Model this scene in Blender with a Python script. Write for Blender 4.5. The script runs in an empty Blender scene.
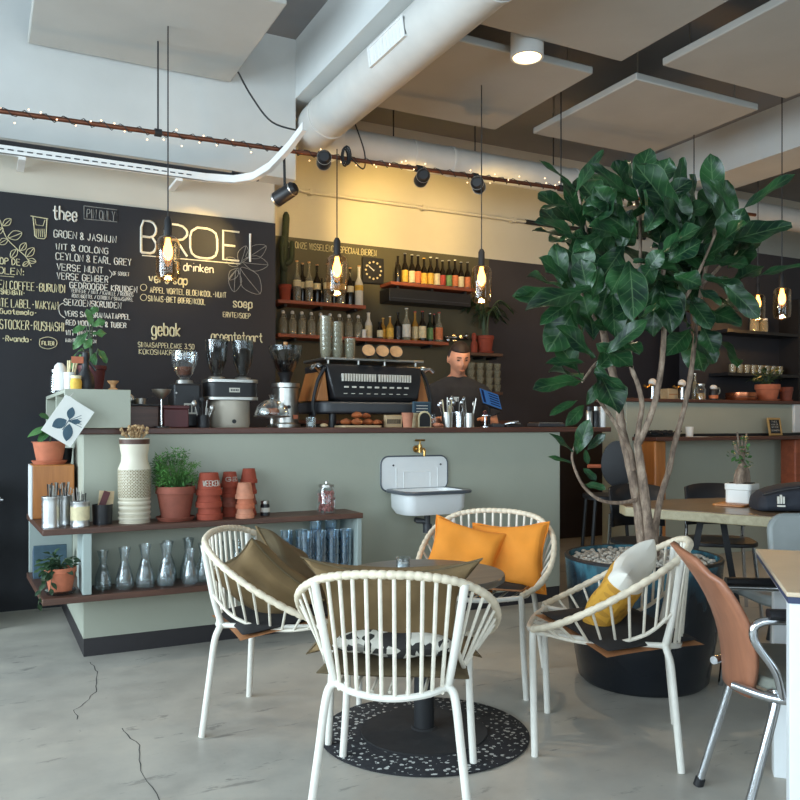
import bpy, bmesh, math, random
from math import sin, cos, pi, radians, sqrt, atan2
from mathutils import Vector, Matrix, Euler, Quaternion
random.seed(7)
SC = bpy.context.scene
COL = SC.collection
# ------------------------------------------------------------------ camera geometry (800x800 frame)
F, HZ, EYE, TH = 820.0, 425.0, 1.15, radians(27.1)
S_, C_ = sin(TH), cos(TH)
def cam2w(lat, d, z=0.0):                       # lateral / forward metres from the camera -> world
    return Vector((d * S_ + lat * C_, d * C_ - lat * S_, z))
def W(x, y, d=None, z=None, Y=None):            # image point + one known distance -> world point
    u = (x - 400) / F; v = (HZ - y) / F
    if d is None:
        d = Y / (C_ - u * S_) if Y is not None else (z - EYE) / v
    p = cam2w(u * d, d); p.z = EYE + v * d
    return p
# ------------------------------------------------------------------ mesh builder
class MB:
    def __init__(s): s.v = []; s.f = []; s.uv = {}
    def add(s, vs, fs):
        b = len(s.v); s.v.extend([Vector(p) for p in vs]); s.f.extend([tuple(b + i for i in f) for f in fs]); return b
    def box(s, x0, x1, y0, y1, z0, z1, m=None):
        vs = [Vector(p) for p in ((x0,y0,z0),(x1,y0,z0),(x1,y1,z0),(x0,y1,z0),(x0,y0,z1),(x1,y0,z1),(x1,y1,z1),(x0,y1,z1))]
        if m is not None: vs = [m @ p for p in vs]
        s.add(vs, [(0,3,2,1),(4,5,6,7),(0,1,5,4),(1,2,6,5),(2,3,7,6),(3,0,4,7)]); return s
    def cbox(s, c, sz, m=None):
        a = [x / 2 for x in sz]; M = Matrix.Translation(c) @ (m if m is not None else Matrix.Identity(4))
        return s.box(-a[0], a[0], -a[1], a[1], -a[2], a[2], M)
    def tube(s, pts, r, n=8, caps=True, closed=False, flat=1.0):
        P = [Vector(p) for p in pts]; k = len(P)
        if k < 2: return s
        R = list(r) if isinstance(r, (list, tuple)) else [r] * k
        T = []
        for i in range(k):
            a = P[(i - 1) % k] if (closed or i > 0) else P[i]
            b = P[(i + 1) % k] if (closed or i < k - 1) else P[i]
            t = b - a
            T.append(t.normalized() if t.length > 1e-9 else Vector((0, 0, 1)))
        up = Vector((0, 0, 1)) if abs(T[0].z) < .9 else Vector((1, 0, 0))
        N = (up - T[0] * up.dot(T[0])).normalized(); vs = []
        for i in range(k):
            if i > 0:
                N = N - T[i] * N.dot(T[i])
                N = N.normalized() if N.length > 1e-6 else T[i].orthogonal().normalized()
            B = T[i].cross(N)
            for j in range(n):
                a = 2 * pi * j / n
                vs.append(P[i] + N * (cos(a) * R[i] * flat) + B * (sin(a) * R[i]))
        fs = []
        for i in range(k if closed else k - 1):
            i2 = (i + 1) % k
            for j in range(n):
                j2 = (j + 1) % n
                fs.append((i*n+j, i*n+j2, i2*n+j2, i2*n+j))
        if caps and not closed:
            fs.append(tuple(range(n - 1, -1, -1))); fs.append(tuple(range((k-1)*n, k*n)))
        s.add(vs, fs); return s
    def cyl(s, p0, p1, r0, r1=None, n=16): return s.tube([p0, p1], [r0, r0 if r1 is None else r1], n)
    def lathe(s, prof, c=(0, 0, 0), n=24, m=None):
        c = Vector(c); vs = []; fs = []; k = len(prof)
        for (r, z) in prof:
            for j in range(n):
                a = 2 * pi * j / n
                p = Vector((max(r, 1e-4) * cos(a), max(r, 1e-4) * sin(a), z))
                vs.append(c + (m @ p if m is not None else p))
        for i in range(k - 1):
            for j in range(n):
                j2 = (j + 1) % n
                fs.append((i*n+j, i*n+j2, (i+1)*n+j2, (i+1)*n+j))
        s.add(vs, fs); return s
    def ell(s, c, r, n=16, k=10, m=None, fn=None):
        c = Vector(c); vs = []; fs = []
        if not isinstance(r, (tuple, list)): r = (r, r, r)
        for i in range(k + 1):
            t = pi * i / k
            for j in range(n):
                a = 2 * pi * j / n
                q = Vector((max(sin(t), 1e-3) * cos(a), max(sin(t), 1e-3) * sin(a), -cos(t)))
                p = Vector((q.x * r[0], q.y * r[1], q.z * r[2]))
                if fn: p = fn(q, p)
                vs.append(c + (m @ p if m is not None else p))
        for i in range(k):
            for j in range(n):
                j2 = (j + 1) % n
                fs.append((i*n+j, i*n+j2, (i+1)*n+j2, (i+1)*n+j))
        fs.append(tuple(range(n - 1, -1, -1))); fs.append(tuple(range(k*n, (k+1)*n)))
        s.add(vs, fs); return s
    def prism(s, poly, z0, z1, m=None):
        n = len(poly); vs = [Vector((x, y, z0)) for x, y in poly] + [Vector((x, y, z1)) for x, y in poly]
        if m is not None: vs = [m @ p for p in vs]
        fs = [tuple(range(n - 1, -1, -1)), tuple(range(n, 2*n))] + [(i, (i+1) % n, n+(i+1) % n, n+i) for i in range(n)]
        s.add(vs, fs); return s
    def leaf(s, base, tip, nrm, w, curl=.2, wave=.06, fold=.18, shape='fig', nl=8, nw=6):
        base = Vector(base); tip = Vector(tip); ax = tip - base; L = ax.length; ax.normalize()
        nrm = Vector(nrm); nrm = nrm - ax * nrm.dot(ax)
        nrm = nrm.normalized() if nrm.length > 1e-4 else ax.orthogonal().normalized()
        sd = ax.cross(nrm); ph = random.random() * 6; b = len(s.v); vs = []; uv = []
        for i in range(nl + 1):
            t = i / nl
            if shape == 'fig': hw = (sin(pi * t ** .95) ** .75) * (.36 + .64 * t) * (1 if t < .9 else 1.0)
            elif shape == 'oval': hw = sin(pi * t) ** .8
            else: hw = sin(pi * t ** .6)
            hw = max(hw, .03) * w / 2
            lift = -curl * L * t * t
            for j in range(nw + 1):
                q = j / nw * 2 - 1
                h = lift + fold * abs(q) * hw + wave * w * sin(ph + t * 11 + q * 1.5) * abs(q)
                vs.append(base + ax * (L * t) + sd * (q * hw) + nrm * h); uv.append((j / nw, t))
        fs = [(i*(nw+1)+j, i*(nw+1)+j+1, (i+1)*(nw+1)+j+1, (i+1)*(nw+1)+j) for i in range(nl) for j in range(nw)]
        s.add(vs, fs)
        for i, q in enumerate(uv): s.uv[b + i] = q
        return s
    def build(s, name, mat, parent=None, bev=0, loc=None, rot=None, sub=0, smooth=True, solid=0):
        me = bpy.data.meshes.new(name); me.from_pydata([tuple(p) for p in s.v], [], s.f); me.update()
        if s.uv:
            ul = me.uv_layers.new(name='UVMap')
            for l in me.loops: ul.data[l.index].uv = s.uv.get(l.vertex_index, (0, 0))
        if smooth:
            me.polygons.foreach_set('use_smooth', [True] * len(me.polygons))
            me.set_sharp_from_angle(angle=radians(38))
        if mat: me.materials.append(mat)
        o = bpy.data.objects.new(name, me); COL.objects.link(o)
        if parent is not None: o.parent = parent
        if loc is not None: o.location = loc
        if rot is not None: o.rotation_euler = rot
        if solid:
            md = o.modifiers.new('Solidify', 'SOLIDIFY'); md.thickness = solid; md.offset = 0
        if bev:
            md = o.modifiers.new('Bevel', 'BEVEL'); md.width = bev; md.segments = 2; md.limit_method = 'ANGLE'; md.angle_limit = radians(40)
        if sub:
            md = o.modifiers.new('Subsurf', 'SUBSURF'); md.levels = sub; md.render_levels = sub
        return o
def bx(*a): return MB().box(*a)
def tag(o, label=None, cat=None, group=None, kind=None):
    if label: o['label'] = label
    if cat: o['category'] = cat
    if group: o['group'] = group
    if kind: o['kind'] = kind
    return o
def thing(name, label, cat, loc=(0, 0, 0), rz=0.0, group=None):
    o = bpy.data.objects.new(name, None); COL.objects.link(o); o.empty_display_size = .05
    o.location = loc; o.rotation_euler = (0, 0, rz); return tag(o, label, cat, group)
def struct(name, mb, mat, parent=None, bev=0):
    o = mb.build(name, mat, parent, bev)
    if parent is None: o['kind'] = 'structure'
    return o
def copy_tree(o, loc=None, rz=None, label=None, group=None, parent=None, scale=None):
    c = o.copy(); COL.objects.link(c)
    if parent is not None: c.parent = parent
    if loc is not None: c.location = loc
    if rz is not None: c.rotation_euler = (0, 0, rz)
    if scale is not None: c.scale = (scale, scale, scale)
    if label: c['label'] = label
    if group: c['group'] = group
    for ch in list(o.children): copy_tree(ch, parent=c)
    return c
def spline(pts, n=6, closed=False):
    P = [Vector(p) for p in pts]; k = len(P); out = []
    for i in range(k if closed else k - 1):
        p0 = P[(i-1) % k] if (closed or i > 0) else P[0]; p1 = P[i]; p2 = P[(i+1) % k]
        p3 = P[(i+2) % k] if (closed or i < k - 2) else P[-1]
        for j in range(n):
            t = j / n
            out.append(.5 * ((2*p1) + (p2-p0)*t + (2*p0-5*p1+4*p2-p3)*t*t + (3*p1-p0-3*p2+p3)*t**3))
    if not closed: out.append(P[-1])
    return out
def rpoly(w, h, r, n=5):                        # rounded rectangle outline centred at 0
    out = []
    for cx, cy, a0 in ((w/2-r, h/2-r, 0), (-w/2+r, h/2-r, 90), (-w/2+r, -h/2+r, 180), (w/2-r, -h/2+r, 270)):
        for i in range(n + 1):
            a = radians(a0 + 90 * i / n); out.append((cx + r*cos(a), cy + r*sin(a)))
    return out
ORD = ['first','second','third','fourth','fifth','sixth','seventh','eighth','ninth','tenth','eleventh','twelfth','thirteenth','fourteenth','fifteenth']
# ------------------------------------------------------------------ materials
def lin(c):
    f = lambda x: (x/255)/12.92 if x/255 <= .04045 else ((x/255+.055)/1.055)**2.4
    return (f(c[0]), f(c[1]), f(c[2]), 1)
class NT:
    def __init__(s, name):
        s.m = bpy.data.materials.new(name); s.m.use_nodes = True; s.t = s.m.node_tree; s.t.nodes.clear()
        s.out = s.t.nodes.new('ShaderNodeOutputMaterial')
    def n(s, ty, **kw):
        x = s.t.nodes.new('ShaderNode' + ty)
        for k, v in kw.items():
            if k in x.inputs: x.inputs[k].default_value = v
            else: setattr(x, k, v)
        return x
    def l(s, a, b): s.t.links.new(a, b)
    def math(s, op, a, b=None, clamp=False):
        x = s.n('Math', operation=op, use_clamp=clamp)
        for i, q in enumerate((a, b)):
            if q is None: continue
            if isinstance(q, (int, float)): x.inputs[i].default_value = q
            else: s.l(q, x.inputs[i])
        return x.outputs[0]
    def ramp(s, fac, stops):
        x = s.n('ValToRGB'); e = x.color_ramp.elements
        while len(e) < len(stops): e.new(.5)
        for i, (p, c) in enumerate(stops): e[i].position = p; e[i].color = c if len(c) == 4 else (*c, 1)
        s.l(fac, x.inputs[0]); return x.outputs[0]
    def mix(s, fac, a, b):
        x = s.n('Mix', data_type='RGBA')
        for i, q in ((0, fac), (6, a), (7, b)):
            if isinstance(q, (int, float, tuple)): x.inputs[i].default_value = q
            else: s.l(q, x.inputs[i])
        return x.outputs[2]
    def coord(s, kind='Object', scale=(1, 1, 1)):
        tc = s.n('TexCoord'); mp = s.n('Mapping'); mp.inputs['Scale'].default_value = scale
        s.l(tc.outputs[kind], mp.inputs[0]); return mp.outputs[0]
    def noise(s, vec, scale, detail=4, rough=.5, dist=0):
        x = s.n('TexNoise', Scale=scale, Detail=detail, Roughness=rough, Distortion=dist); s.l(vec, x.inputs['Vector']); return x.outputs['Fac']
    def fin(s, col, rough=.6, metal=0, bump=None, bs=.2, bd=.01, spec=.5, **kw):
        p = s.n('BsdfPrincipled'); p.inputs['Metallic'].default_value = metal; p.inputs['Specular IOR Level'].default_value = spec
        if isinstance(col, tuple): p.inputs['Base Color'].default_value = col
        else: s.l(col, p.inputs['Base Color'])
        if isinstance(rough, (int, float)): p.inputs['Roughness'].default_value = rough
        else: s.l(rough, p.inputs['Roughness'])
        for k, v in kw.items(): p.inputs[k.replace('_', ' ')].default_value = v
        if bump is not None:
            b = s.n('Bump', Strength=bs, Distance=bd); s.l(bump, b.inputs['Height']); s.l(b.outputs[0], p.inputs['Normal'])
        s.l(p.outputs[0], s.out.inputs[0]); s.p = p; return s.m
def mat(name, c, rough=.6, metal=0, var=.12, scale=12, bump=0, spec=.5, **kw):
    t = NT(name); c = lin(c); v = t.coord()
    nz = t.noise(v, scale, 5)
    a = tuple(x * (1 - var) for x in c[:3]) + (1,); b = tuple(min(1, x * (1 + var)) for x in c[:3]) + (1,)
    return t.fin(t.ramp(nz, [(.3, a), (.7, b)]), rough, metal, nz if bump else None, bump, .01, spec, **kw)
def wood(name, c1, c2, rough=.5, axis=0, scale=6.0):
    t = NT(name); sc = [14, 14, 14]; sc[axis] = 1.2
    v = t.coord('Object', tuple(x * scale / 6 for x in sc))
    nz = t.noise(v, 1.5, 6, .6, .6); n2 = t.noise(v, 9, 3)
    f = t.math('ADD', t.math('MULTIPLY', nz, .75), t.math('MULTIPLY', n2, .25))
    return t.fin(t.ramp(f, [(.3, lin(c1)), (.7, lin(c2))]), rough, 0, f, .15, .004)
def emis(name, c, s):
    t = NT(name); e = t.n('Emission', Strength=s); e.inputs[0].default_value = lin(c); t.l(e.outputs[0], t.out.inputs[0]); return t.m
def glass(name, tint=(235, 240, 240), rough=.03, refl=1.0, dens=0.0, dcol=(60, 60, 60)):
    t = NT(name); tr = t.n('BsdfTransparent'); tr.inputs[0].default_value = lin(tint)
    gl = t.n('BsdfGlossy', Roughness=rough); gl.inputs[0].default_value = (1, 1, 1, 1)
    lw = t.n('LayerWeight', Blend=.32); mx = t.n('MixShader')
    f = t.math('MULTIPLY', t.math('ADD', lw.outputs['Facing'], .06), .62 * refl, True)
    t.l(f, mx.inputs[0]); t.l(tr.outputs[0], mx.inputs[1]); t.l(gl.outputs[0], mx.inputs[2])
    last = mx.outputs[0]
    if dens:
        df = t.n('BsdfDiffuse'); df.inputs[0].default_value = lin(dcol); m2 = t.n('MixShader', Fac=dens)
        t.l(last, m2.inputs[1]); t.l(df.outputs[0], m2.inputs[2]); last = m2.outputs[0]
    t.l(last, t.out.inputs[0]); return t.m
# ================================================================== MATERIALS
M = {}
def concrete_floor():
    t = NT('concrete'); v = t.coord('Object')
    big = t.noise(v, .9, 5, .55, .4); mid = t.noise(v, 5, 8, .65); fine = t.noise(v, 60, 3)
    f = t.math('ADD', t.math('MULTIPLY', big, .55), t.math('MULTIPLY', mid, .45))
    col = t.ramp(f, [(.33, lin((154, 150, 142))), (.5, lin((178, 173, 163))), (.68, lin((196, 190, 177)))])
    sc = t.noise(t.coord('Object', (1, 3.2, 1)), 3.2, 9, .7, .3)
    m1 = t.ramp(sc, [(.60, (0, 0, 0, 1)), (.64, (1, 1, 1, 1))])
    col = t.mix(t.math('MULTIPLY', m1, .55), col, lin((112, 110, 106)))
    sp = t.ramp(t.noise(v, 26, 4, .6), [(.70, (0, 0, 0, 1)), (.73, (1, 1, 1, 1))])
    col = t.mix(t.math('MULTIPLY', sp, .5), col, lin((124, 122, 117)))
    rg = t.ramp(mid, [(.3, (.34,) * 3), (.7, (.55,) * 3)])
    return t.fin(col, rg, 0, fine, .06, .004)
def plaster(name, c, var=.06, rough=.85):
    t = NT(name); v = t.coord('Object'); a = t.noise(v, 2.2, 5); b = t.noise(v, 45, 3)
    c = lin(c); lo = tuple(x*(1-var) for x in c[:3]) + (1,); hi = tuple(min(1, x*(1+var)) for x in c[:3]) + (1,)
    return t.fin(t.ramp(a, [(.3, lo), (.7, hi)]), rough, 0, b, .12, .004)
M['floor'] = concrete_floor()
M['wall'] = plaster('beige plaster', (196, 190, 176))
M['beam'] = plaster('white painted beam', (205, 207, 205))
M['ceil'] = plaster('ceiling in shade', (138, 138, 140))  # ceiling is light coloured; shade above the panels is put into this grey
M['panel'] = plaster('acoustic panel felt', (182, 180, 174))
M['panel_edge'] = plaster('acoustic panel felt edge', (206, 202, 194))
M['sage'] = plaster('sage green paint', (168, 171, 156), .04, .6)
M['sage_daylit'] = plaster('sage green paint daylit', (164, 176, 172), .04, .6)  # bluer sage: cool window light on the shelf panels put into the colour
M['green_wall'] = plaster('olive green wall paint', (84, 80, 62), .08, .7)
M['brown_wall'] = plaster('dark brown wall', (54, 50, 54), .15, .7)
M['black_wall'] = plaster('black wall paint', (44, 44, 50), .1, .8)
M['chalkboard'] = plaster('chalkboard paint', (29, 30, 35), .16, .8)
M['plinth'] = plaster('dark plinth', (44, 41, 44), .1, .5)
M['shelf_wood'] = wood('dark brown shelf wood', (66, 44, 36), (98, 66, 52), .45, 0)
M['bar_wood'] = wood('red brown worktop wood', (70, 42, 34), (100, 62, 50), .4, 0)
M['red_wood'] = wood('reddish wall shelf wood', (132, 66, 44), (172, 92, 60), .5, 0)
M['orange_wood'] = wood('orange varnished wood', (150, 92, 46), (190, 124, 66), .4, 2, 4)
M['pale_wood'] = wood('pale block wood', (186, 160, 122), (212, 188, 150), .6, 0)
M['table_wood'] = wood('live edge table wood', (96, 78, 60), (136, 112, 86), .3, 0, 4)
M['table_edge'] = wood('pale live edge', (150, 138, 108), (182, 170, 138), .5, 0)
M['grey_wood'] = wood('weathered dark tabletop', (58, 56, 54), (112, 106, 98), .3, 0, 3)
M['leather'] = wood('worn brown leatherwood', (120, 76, 56), (168, 112, 84), .42, 2, 2)
M['white_paint'] = mat('white painted steel', (226, 222, 212), .42, 0, .05, 30)
M['cane'] = mat('white painted cane', (224, 216, 200), .55, 0, .1, 40, .2)
M['cane_old'] = mat('ivory cane binding', (222, 208, 184), .6, 0, .14, 25, .2)
M['enamel'] = mat('white enamel', (232, 234, 234), .22, 0, .02, 8)
M['enamel_rim'] = mat('grey enamel rim', (84, 90, 98), .3, 0, .05, 8)
M['brass'] = mat('brass', (190, 152, 92), .3, 1, .1, 20)
M['chrome'] = mat('chrome', (205, 208, 212), .16, 1, .03, 8)
M['steel'] = mat('brushed steel', (186, 184, 178), .34, 1, .08, 30)
M['tin'] = mat('silver tin can', (205, 206, 206), .3, .9, .08, 18)
M['cream'] = mat('cream enamel machine', (196, 186, 168), .35, .2, .04, 8)
M['black'] = mat('black plastic', (28, 28, 31), .45, 0, .1, 14)
M['black_metal'] = mat('black painted metal', (27, 28, 31), .6, 0, .12, 14)
M['dark_grey'] = mat('dark grey plastic', (62, 64, 68), .45, 0, .1, 14)
M['darkred'] = mat('dark red lacquer', (84, 34, 36), .5, 0, .12, 14)
M['terra'] = mat('terracotta', (186, 108, 78), .8, 0, .16, 16, .1)
M['terra_dark'] = mat('dark terracotta', (136, 74, 58), .75, 0, .2, 12, .1)
M['terra_red'] = mat('red terracotta', (150, 66, 46), .8, 0, .14, 16, .1)
M['terra_pale'] = mat('pale worn terracotta', (196, 132, 104), .8, 0, .2, 16, .1)
M['white_cer'] = mat('white ceramic', (228, 226, 220), .4, 0, .04, 10)
M['soil'] = mat('potting soil', (52, 40, 32), .95, 0, .4, 50, .6)
M['pebble'] = mat('pale pebbles', (176, 168, 156), .8, 0, .4, 60, .5)
M['copper'] = mat('aged copper', (118, 74, 56), .4, .75, .2, 14)
M['copper_bright'] = mat('polished copper', (196, 120, 84), .25, .9, .1, 14)
M['duct'] = mat('white painted duct', (205, 203, 198), .5, 0, .05, 6)
M['white'] = mat('white plastic', (226, 226, 224), .45, 0, .03, 10)
M['paper'] = mat('white paper', (226, 226, 220), .8, 0, .03, 10)
M['ink'] = mat('blue grey print ink', (66, 90, 104), .8, 0, .15, 30)
M['gold_frame'] = wood('gold wood frame', (160, 128, 76), (194, 160, 104), .5, 0)
M['chalk'] = mat('chalk line', (206, 203, 192), .9, 0, .2, 40)
M['chalk_cream'] = mat('cream chalk line', (200, 192, 156), .9, 0, .2, 40)
M['chalk_dim'] = mat('rubbed grey chalk', (128, 128, 124), .9, 0, .25, 40)
M['glass'] = glass('clear glass', (240, 244, 245), .03, 1.35, .02, (220, 225, 228))
M['glass_blue'] = glass('blue tinted glass', (228, 238, 244), .04, 1.3, .05, (190, 210, 222))
M['glass_smoke'] = glass('smoked glass', (188, 194, 196), .04, 1.1)
M['glass_amber'] = glass('amber lamp glass', (236, 214, 178), .04, .8)
M['glass_dark'] = mat('dark bottle glass', (30, 24, 18), .12, 0, .1, 10)
M['glass_green'] = mat('dark green bottle glass', (30, 42, 28), .12, 0, .1, 10)
M['liq_clear'] = glass('pale bottle glass', (214, 214, 202), .06, 1.2, .3, (196, 190, 166))
M['liq_brown'] = mat('brown spirit', (58, 30, 18), .15, 0, .2, 8)
M['liq_gold'] = mat('golden spirit', (176, 132, 60), .2, 0, .2, 8)
M['lab_cream'] = mat('cream label', (222, 208, 168), .7, 0, .12, 40)
M['lab_yellow'] = mat('yellow label', (222, 178, 72), .7, 0, .18, 40)
M['lab_orange'] = mat('orange label', (206, 120, 76), .7, 0, .18, 40)
M['lab_red'] = mat('red label', (176, 66, 54), .7, 0, .15, 40)
M['lab_green'] = mat('green label', (112, 150, 96), .7, 0, .2, 40)
M['lab_white'] = mat('white label', (216, 212, 200), .7, 0, .08, 40)
M['cork'] = mat('cork', (196, 150, 104), .8, 0, .15, 30)
M['trunk'] = None
M['olive'] = mat('olive fabric', (114, 92, 60), .85, 0, .12, 16, .15)
M['olive_dark'] = mat('dark olive fabric', (92, 78, 54), .85, 0, .14, 16, .15)
M['orange'] = mat('orange fabric', (228, 140, 42), .8, 0, .08, 10, .12)
M['yellow'] = mat('mustard fabric', (208, 150, 46), .8, 0, .1, 14, .15)
M['black_fab'] = mat('black fabric', (36, 35, 36), .9, 0, .15, 30, .15)
M['tan'] = mat('tan leather', (168, 114, 74), .6, 0, .14, 14, .1)
M['navy_fab'] = mat('navy bag fabric', (34, 37, 46), .75, 0, .12, 40, .15)
M['grey_vinyl'] = mat('grey vinyl', (128, 132, 130), .5, 0, .08, 10)
M['seat_grey'] = mat('grey green upholstery', (118, 120, 110), .7, 0, .1, 20)
M['tabletop_beige'] = mat('beige tabletop', (202, 182, 156), .45, 0, .04, 8)
M['white_frame'] = mat('white table frame', (226, 228, 228), .45, 0, .03, 8)
M['blue_edge'] = mat('dark blue table edge', (52, 62, 92), .5, 0, .1, 10)
M['skin'] = mat('skin', (206, 150, 122), .5, 0, .06, 12)
M['hair'] = mat('dark brown hair', (42, 31, 26), .6, 0, .3, 60, .3)
M['shirt'] = mat('charcoal shirt', (42, 45, 50), .9, 0, .12, 26, .1)
M['trouser'] = mat('dark trousers', (34, 36, 42), .9, 0, .1, 26)
M['dried'] = mat('dried flowers', (172, 142, 104), .9, 0, .25, 60, .2)
M['pastry'] = mat('glazed pastry', (150, 84, 48), .35, 0, .35, 18, .3)
M['bulb'] = emis('lamp filament glow', (255, 190, 100), 13)
M['fairy'] = emis('fairy light glow', (255, 214, 170), 4)
M['downlight'] = emis('downlight glow', (255, 214, 150), 9)
M['screen'] = emis('tablet screen glow', (74, 128, 196), .5)
M['screen_dark'] = emis('tablet screen bar', (46, 62, 110), .3)
def leafmat(name, c1, c2, vein=.5, vc=(150, 178, 128), rough=.38):
    t = NT(name); tc = t.n('TexCoord'); sp = t.n('SeparateXYZ'); t.l(tc.outputs['UV'], sp.inputs[0])
    au = t.math('ABSOLUTE', t.math('SUBTRACT', sp.outputs[0], .5))
    mid = t.math('LESS_THAN', au, .022)
    sv = t.math('SINE', t.math('MULTIPLY', t.math('SUBTRACT', sp.outputs[1], t.math('MULTIPLY', au, .45)), 42))
    side = t.math('MULTIPLY', t.math('GREATER_THAN', sv, .93), t.math('LESS_THAN', au, .43))
    edge = t.math('GREATER_THAN', au, .485)
    m = t.math('MULTIPLY', t.math('MAXIMUM', t.math('MAXIMUM', mid, edge), t.math('MULTIPLY', side, .6)), vein)
    nz = t.noise(t.coord('Object'), 9, 4)
    col = t.mix(m, t.ramp(nz, [(.35, lin(c1)), (.65, lin(c2))]), lin(vc))
    mt = t.fin(col, rough, 0, sv, .05, .003)
    tl = t.n('BsdfTranslucent'); t.l(col, tl.inputs[0]); mx = t.n('MixShader', Fac=.18)
    t.l(t.p.outputs[0], mx.inputs[1]); t.l(tl.outputs[0], mx.inputs[2]); t.l(mx.outputs[0], t.out.inputs[0])
    return mt
M['fig_leaf'] = leafmat('fiddle leaf', (20, 44, 32), (44, 86, 46), .34, (120, 150, 104), .32)
M['leaf'] = leafmat('green leaf', (48, 92, 52), (88, 136, 76), .3)
M['leaf_dark'] = leafmat('dark leaf', (34, 56, 40), (58, 84, 52), .2)
M['leaf_fern'] = leafmat('fern leaf', (44, 96, 42), (90, 144, 66), .1, rough=.7)
M['cactus'] = mat('cactus skin', (44, 54, 36), .7, 0, .25, 30, .3)
def barkmat():
    t = NT('fig bark'); v = t.coord('Object', (10, 10, 3)); nz = t.noise(v, 4, 8, .7, .4); n2 = t.noise(t.coord('Object'), 22, 4)
    f = t.math('ADD', t.math('MULTIPLY', nz, .7), t.math('MULTIPLY', n2, .3))
    return t.fin(t.ramp(f, [(.36, lin((84, 70, 60))), (.5, lin((132, 112, 96))), (.64, lin((174, 154, 134)))]), .85, 0, f, .6, .01)
M['trunk'] = barkmat()
def planter_glaze():
    t = NT('teal planter glaze'); tc = t.coord('Object'); sp = t.n('SeparateXYZ'); t.l(tc, sp.inputs[0])
    nz = t.noise(tc, 6, 6, .65, .5); n2 = t.noise(t.coord('Object', (1, 1, .35)), 14, 4)
    h = t.math('ADD', t.math('MULTIPLY', t.math('SUBTRACT', sp.outputs[2], .3), 3.4), t.math('SUBTRACT', t.math('ADD', nz, n2), 1.0))
    col = t.ramp(h, [(.3, lin((28, 32, 38))), (.62, lin((36, 66, 80))), (.84, lin((62, 112, 126))), (.98, lin((46, 78, 88)))])
    return t.fin(col, .22, 0, nz, .1, .01)
M['planter'] = planter_glaze()
def rug_mat():
    t = NT('black rug with white dashes'); tc = t.coord('Object'); sp = t.n('SeparateXYZ'); t.l(tc, sp.inputs[0])
    r = t.math('SQRT', t.math('ADD', t.math('POWER', sp.outputs[0], 2), t.math('POWER', sp.outputs[1], 2)))
    vo = t.n('TexVoronoi', Scale=40); vo.inputs['Randomness'].default_value = .8; t.l(tc, vo.inputs['Vector'])
    dot = t.math('LESS_THAN', vo.outputs['Distance'], .33)
    pick = t.math('GREATER_THAN', t.noise(tc, 70, 1), .47)
    ring = t.math('MULTIPLY', t.math('GREATER_THAN', r, .24), t.math('LESS_THAN', r, .385))
    m = t.math('MULTIPLY', t.math('MULTIPLY', dot, pick), ring)
    return t.fin(t.mix(m, lin((34, 34, 38)), lin((176, 176, 172))), .95, 0, vo.outputs['Distance'], .4, .006)
M['rug'] = rug_mat()
def vase_mat():
    t = NT('patterned stoneware'); tc = t.coord('Object'); sp = t.n('SeparateXYZ'); t.l(tc, sp.inputs[0])
    a = t.math('ARCTAN2', sp.outputs[1], sp.outputs[0]); sx = t.math('SINE', t.math('MULTIPLY', a, 16)); sz = t.math('SINE', t.math('MULTIPLY', sp.outputs[2], 210))
    pr = t.math('MULTIPLY', sx, sz); rg = t.math('GREATER_THAN', t.math('ABSOLUTE', t.math('SUBTRACT', t.math('ABSOLUTE', pr), .45)), .2)
    band = t.math('MULTIPLY', t.math('GREATER_THAN', sp.outputs[2], .125), t.math('LESS_THAN', sp.outputs[2], .262))
    col = t.mix(t.math('MULTIPLY', band, rg), lin((214, 206, 186)), lin((128, 114, 84)))
    stripe = t.math('MULTIPLY', t.math('LESS_THAN', sp.outputs[2], .115), t.math('GREATER_THAN', t.math('SINE', t.math('MULTIPLY', sp.outputs[2], 240)), .35))
    col = t.mix(t.math('MULTIPLY', stripe, .55), col, lin((150, 136, 108)))
    return t.fin(col, .5, 0, t.math('MULTIPLY', pr, band), .2, .004)
M['vase'] = vase_mat()
def mosaic():
    t = NT('black and white patterned fabric'); vo = t.n('TexVoronoi', Scale=38); t.l(t.coord('Object'), vo.inputs['Vector'])
    sp = t.n('SeparateColor'); t.l(vo.outputs['Color'], sp.inputs[0])
    return t.fin(t.ramp(sp.outputs[0], [(.45, lin((44, 42, 40))), (.5, lin((206, 202, 190)))]), .85)
M['mosaic'] = mosaic()
def half_yellow():
    t = NT('mustard and white fabric'); tc = t.coord('Object'); sp = t.n('SeparateXYZ'); t.l(tc, sp.inputs[0])
    nz = t.noise(tc, 10, 4)
    f = t.math('GREATER_THAN', sp.outputs[1], .085)
    dia = t.math('GREATER_THAN', t.math('MULTIPLY', t.math('SINE', t.math('MULTIPLY', t.math('ADD', sp.outputs[0], sp.outputs[1]), 90)), t.math('SINE', t.math('MULTIPLY', t.math('SUBTRACT', sp.outputs[0], sp.outputs[1]), 90))), .3)
    y = t.mix(t.math('MULTIPLY', dia, .45), lin((206, 152, 52)), lin((150, 100, 34)))
    return t.fin(t.mix(f, y, lin((226, 220, 208))), .85, 0, nz, .15, .01)
M['half_yellow'] = half_yellow()
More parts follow.
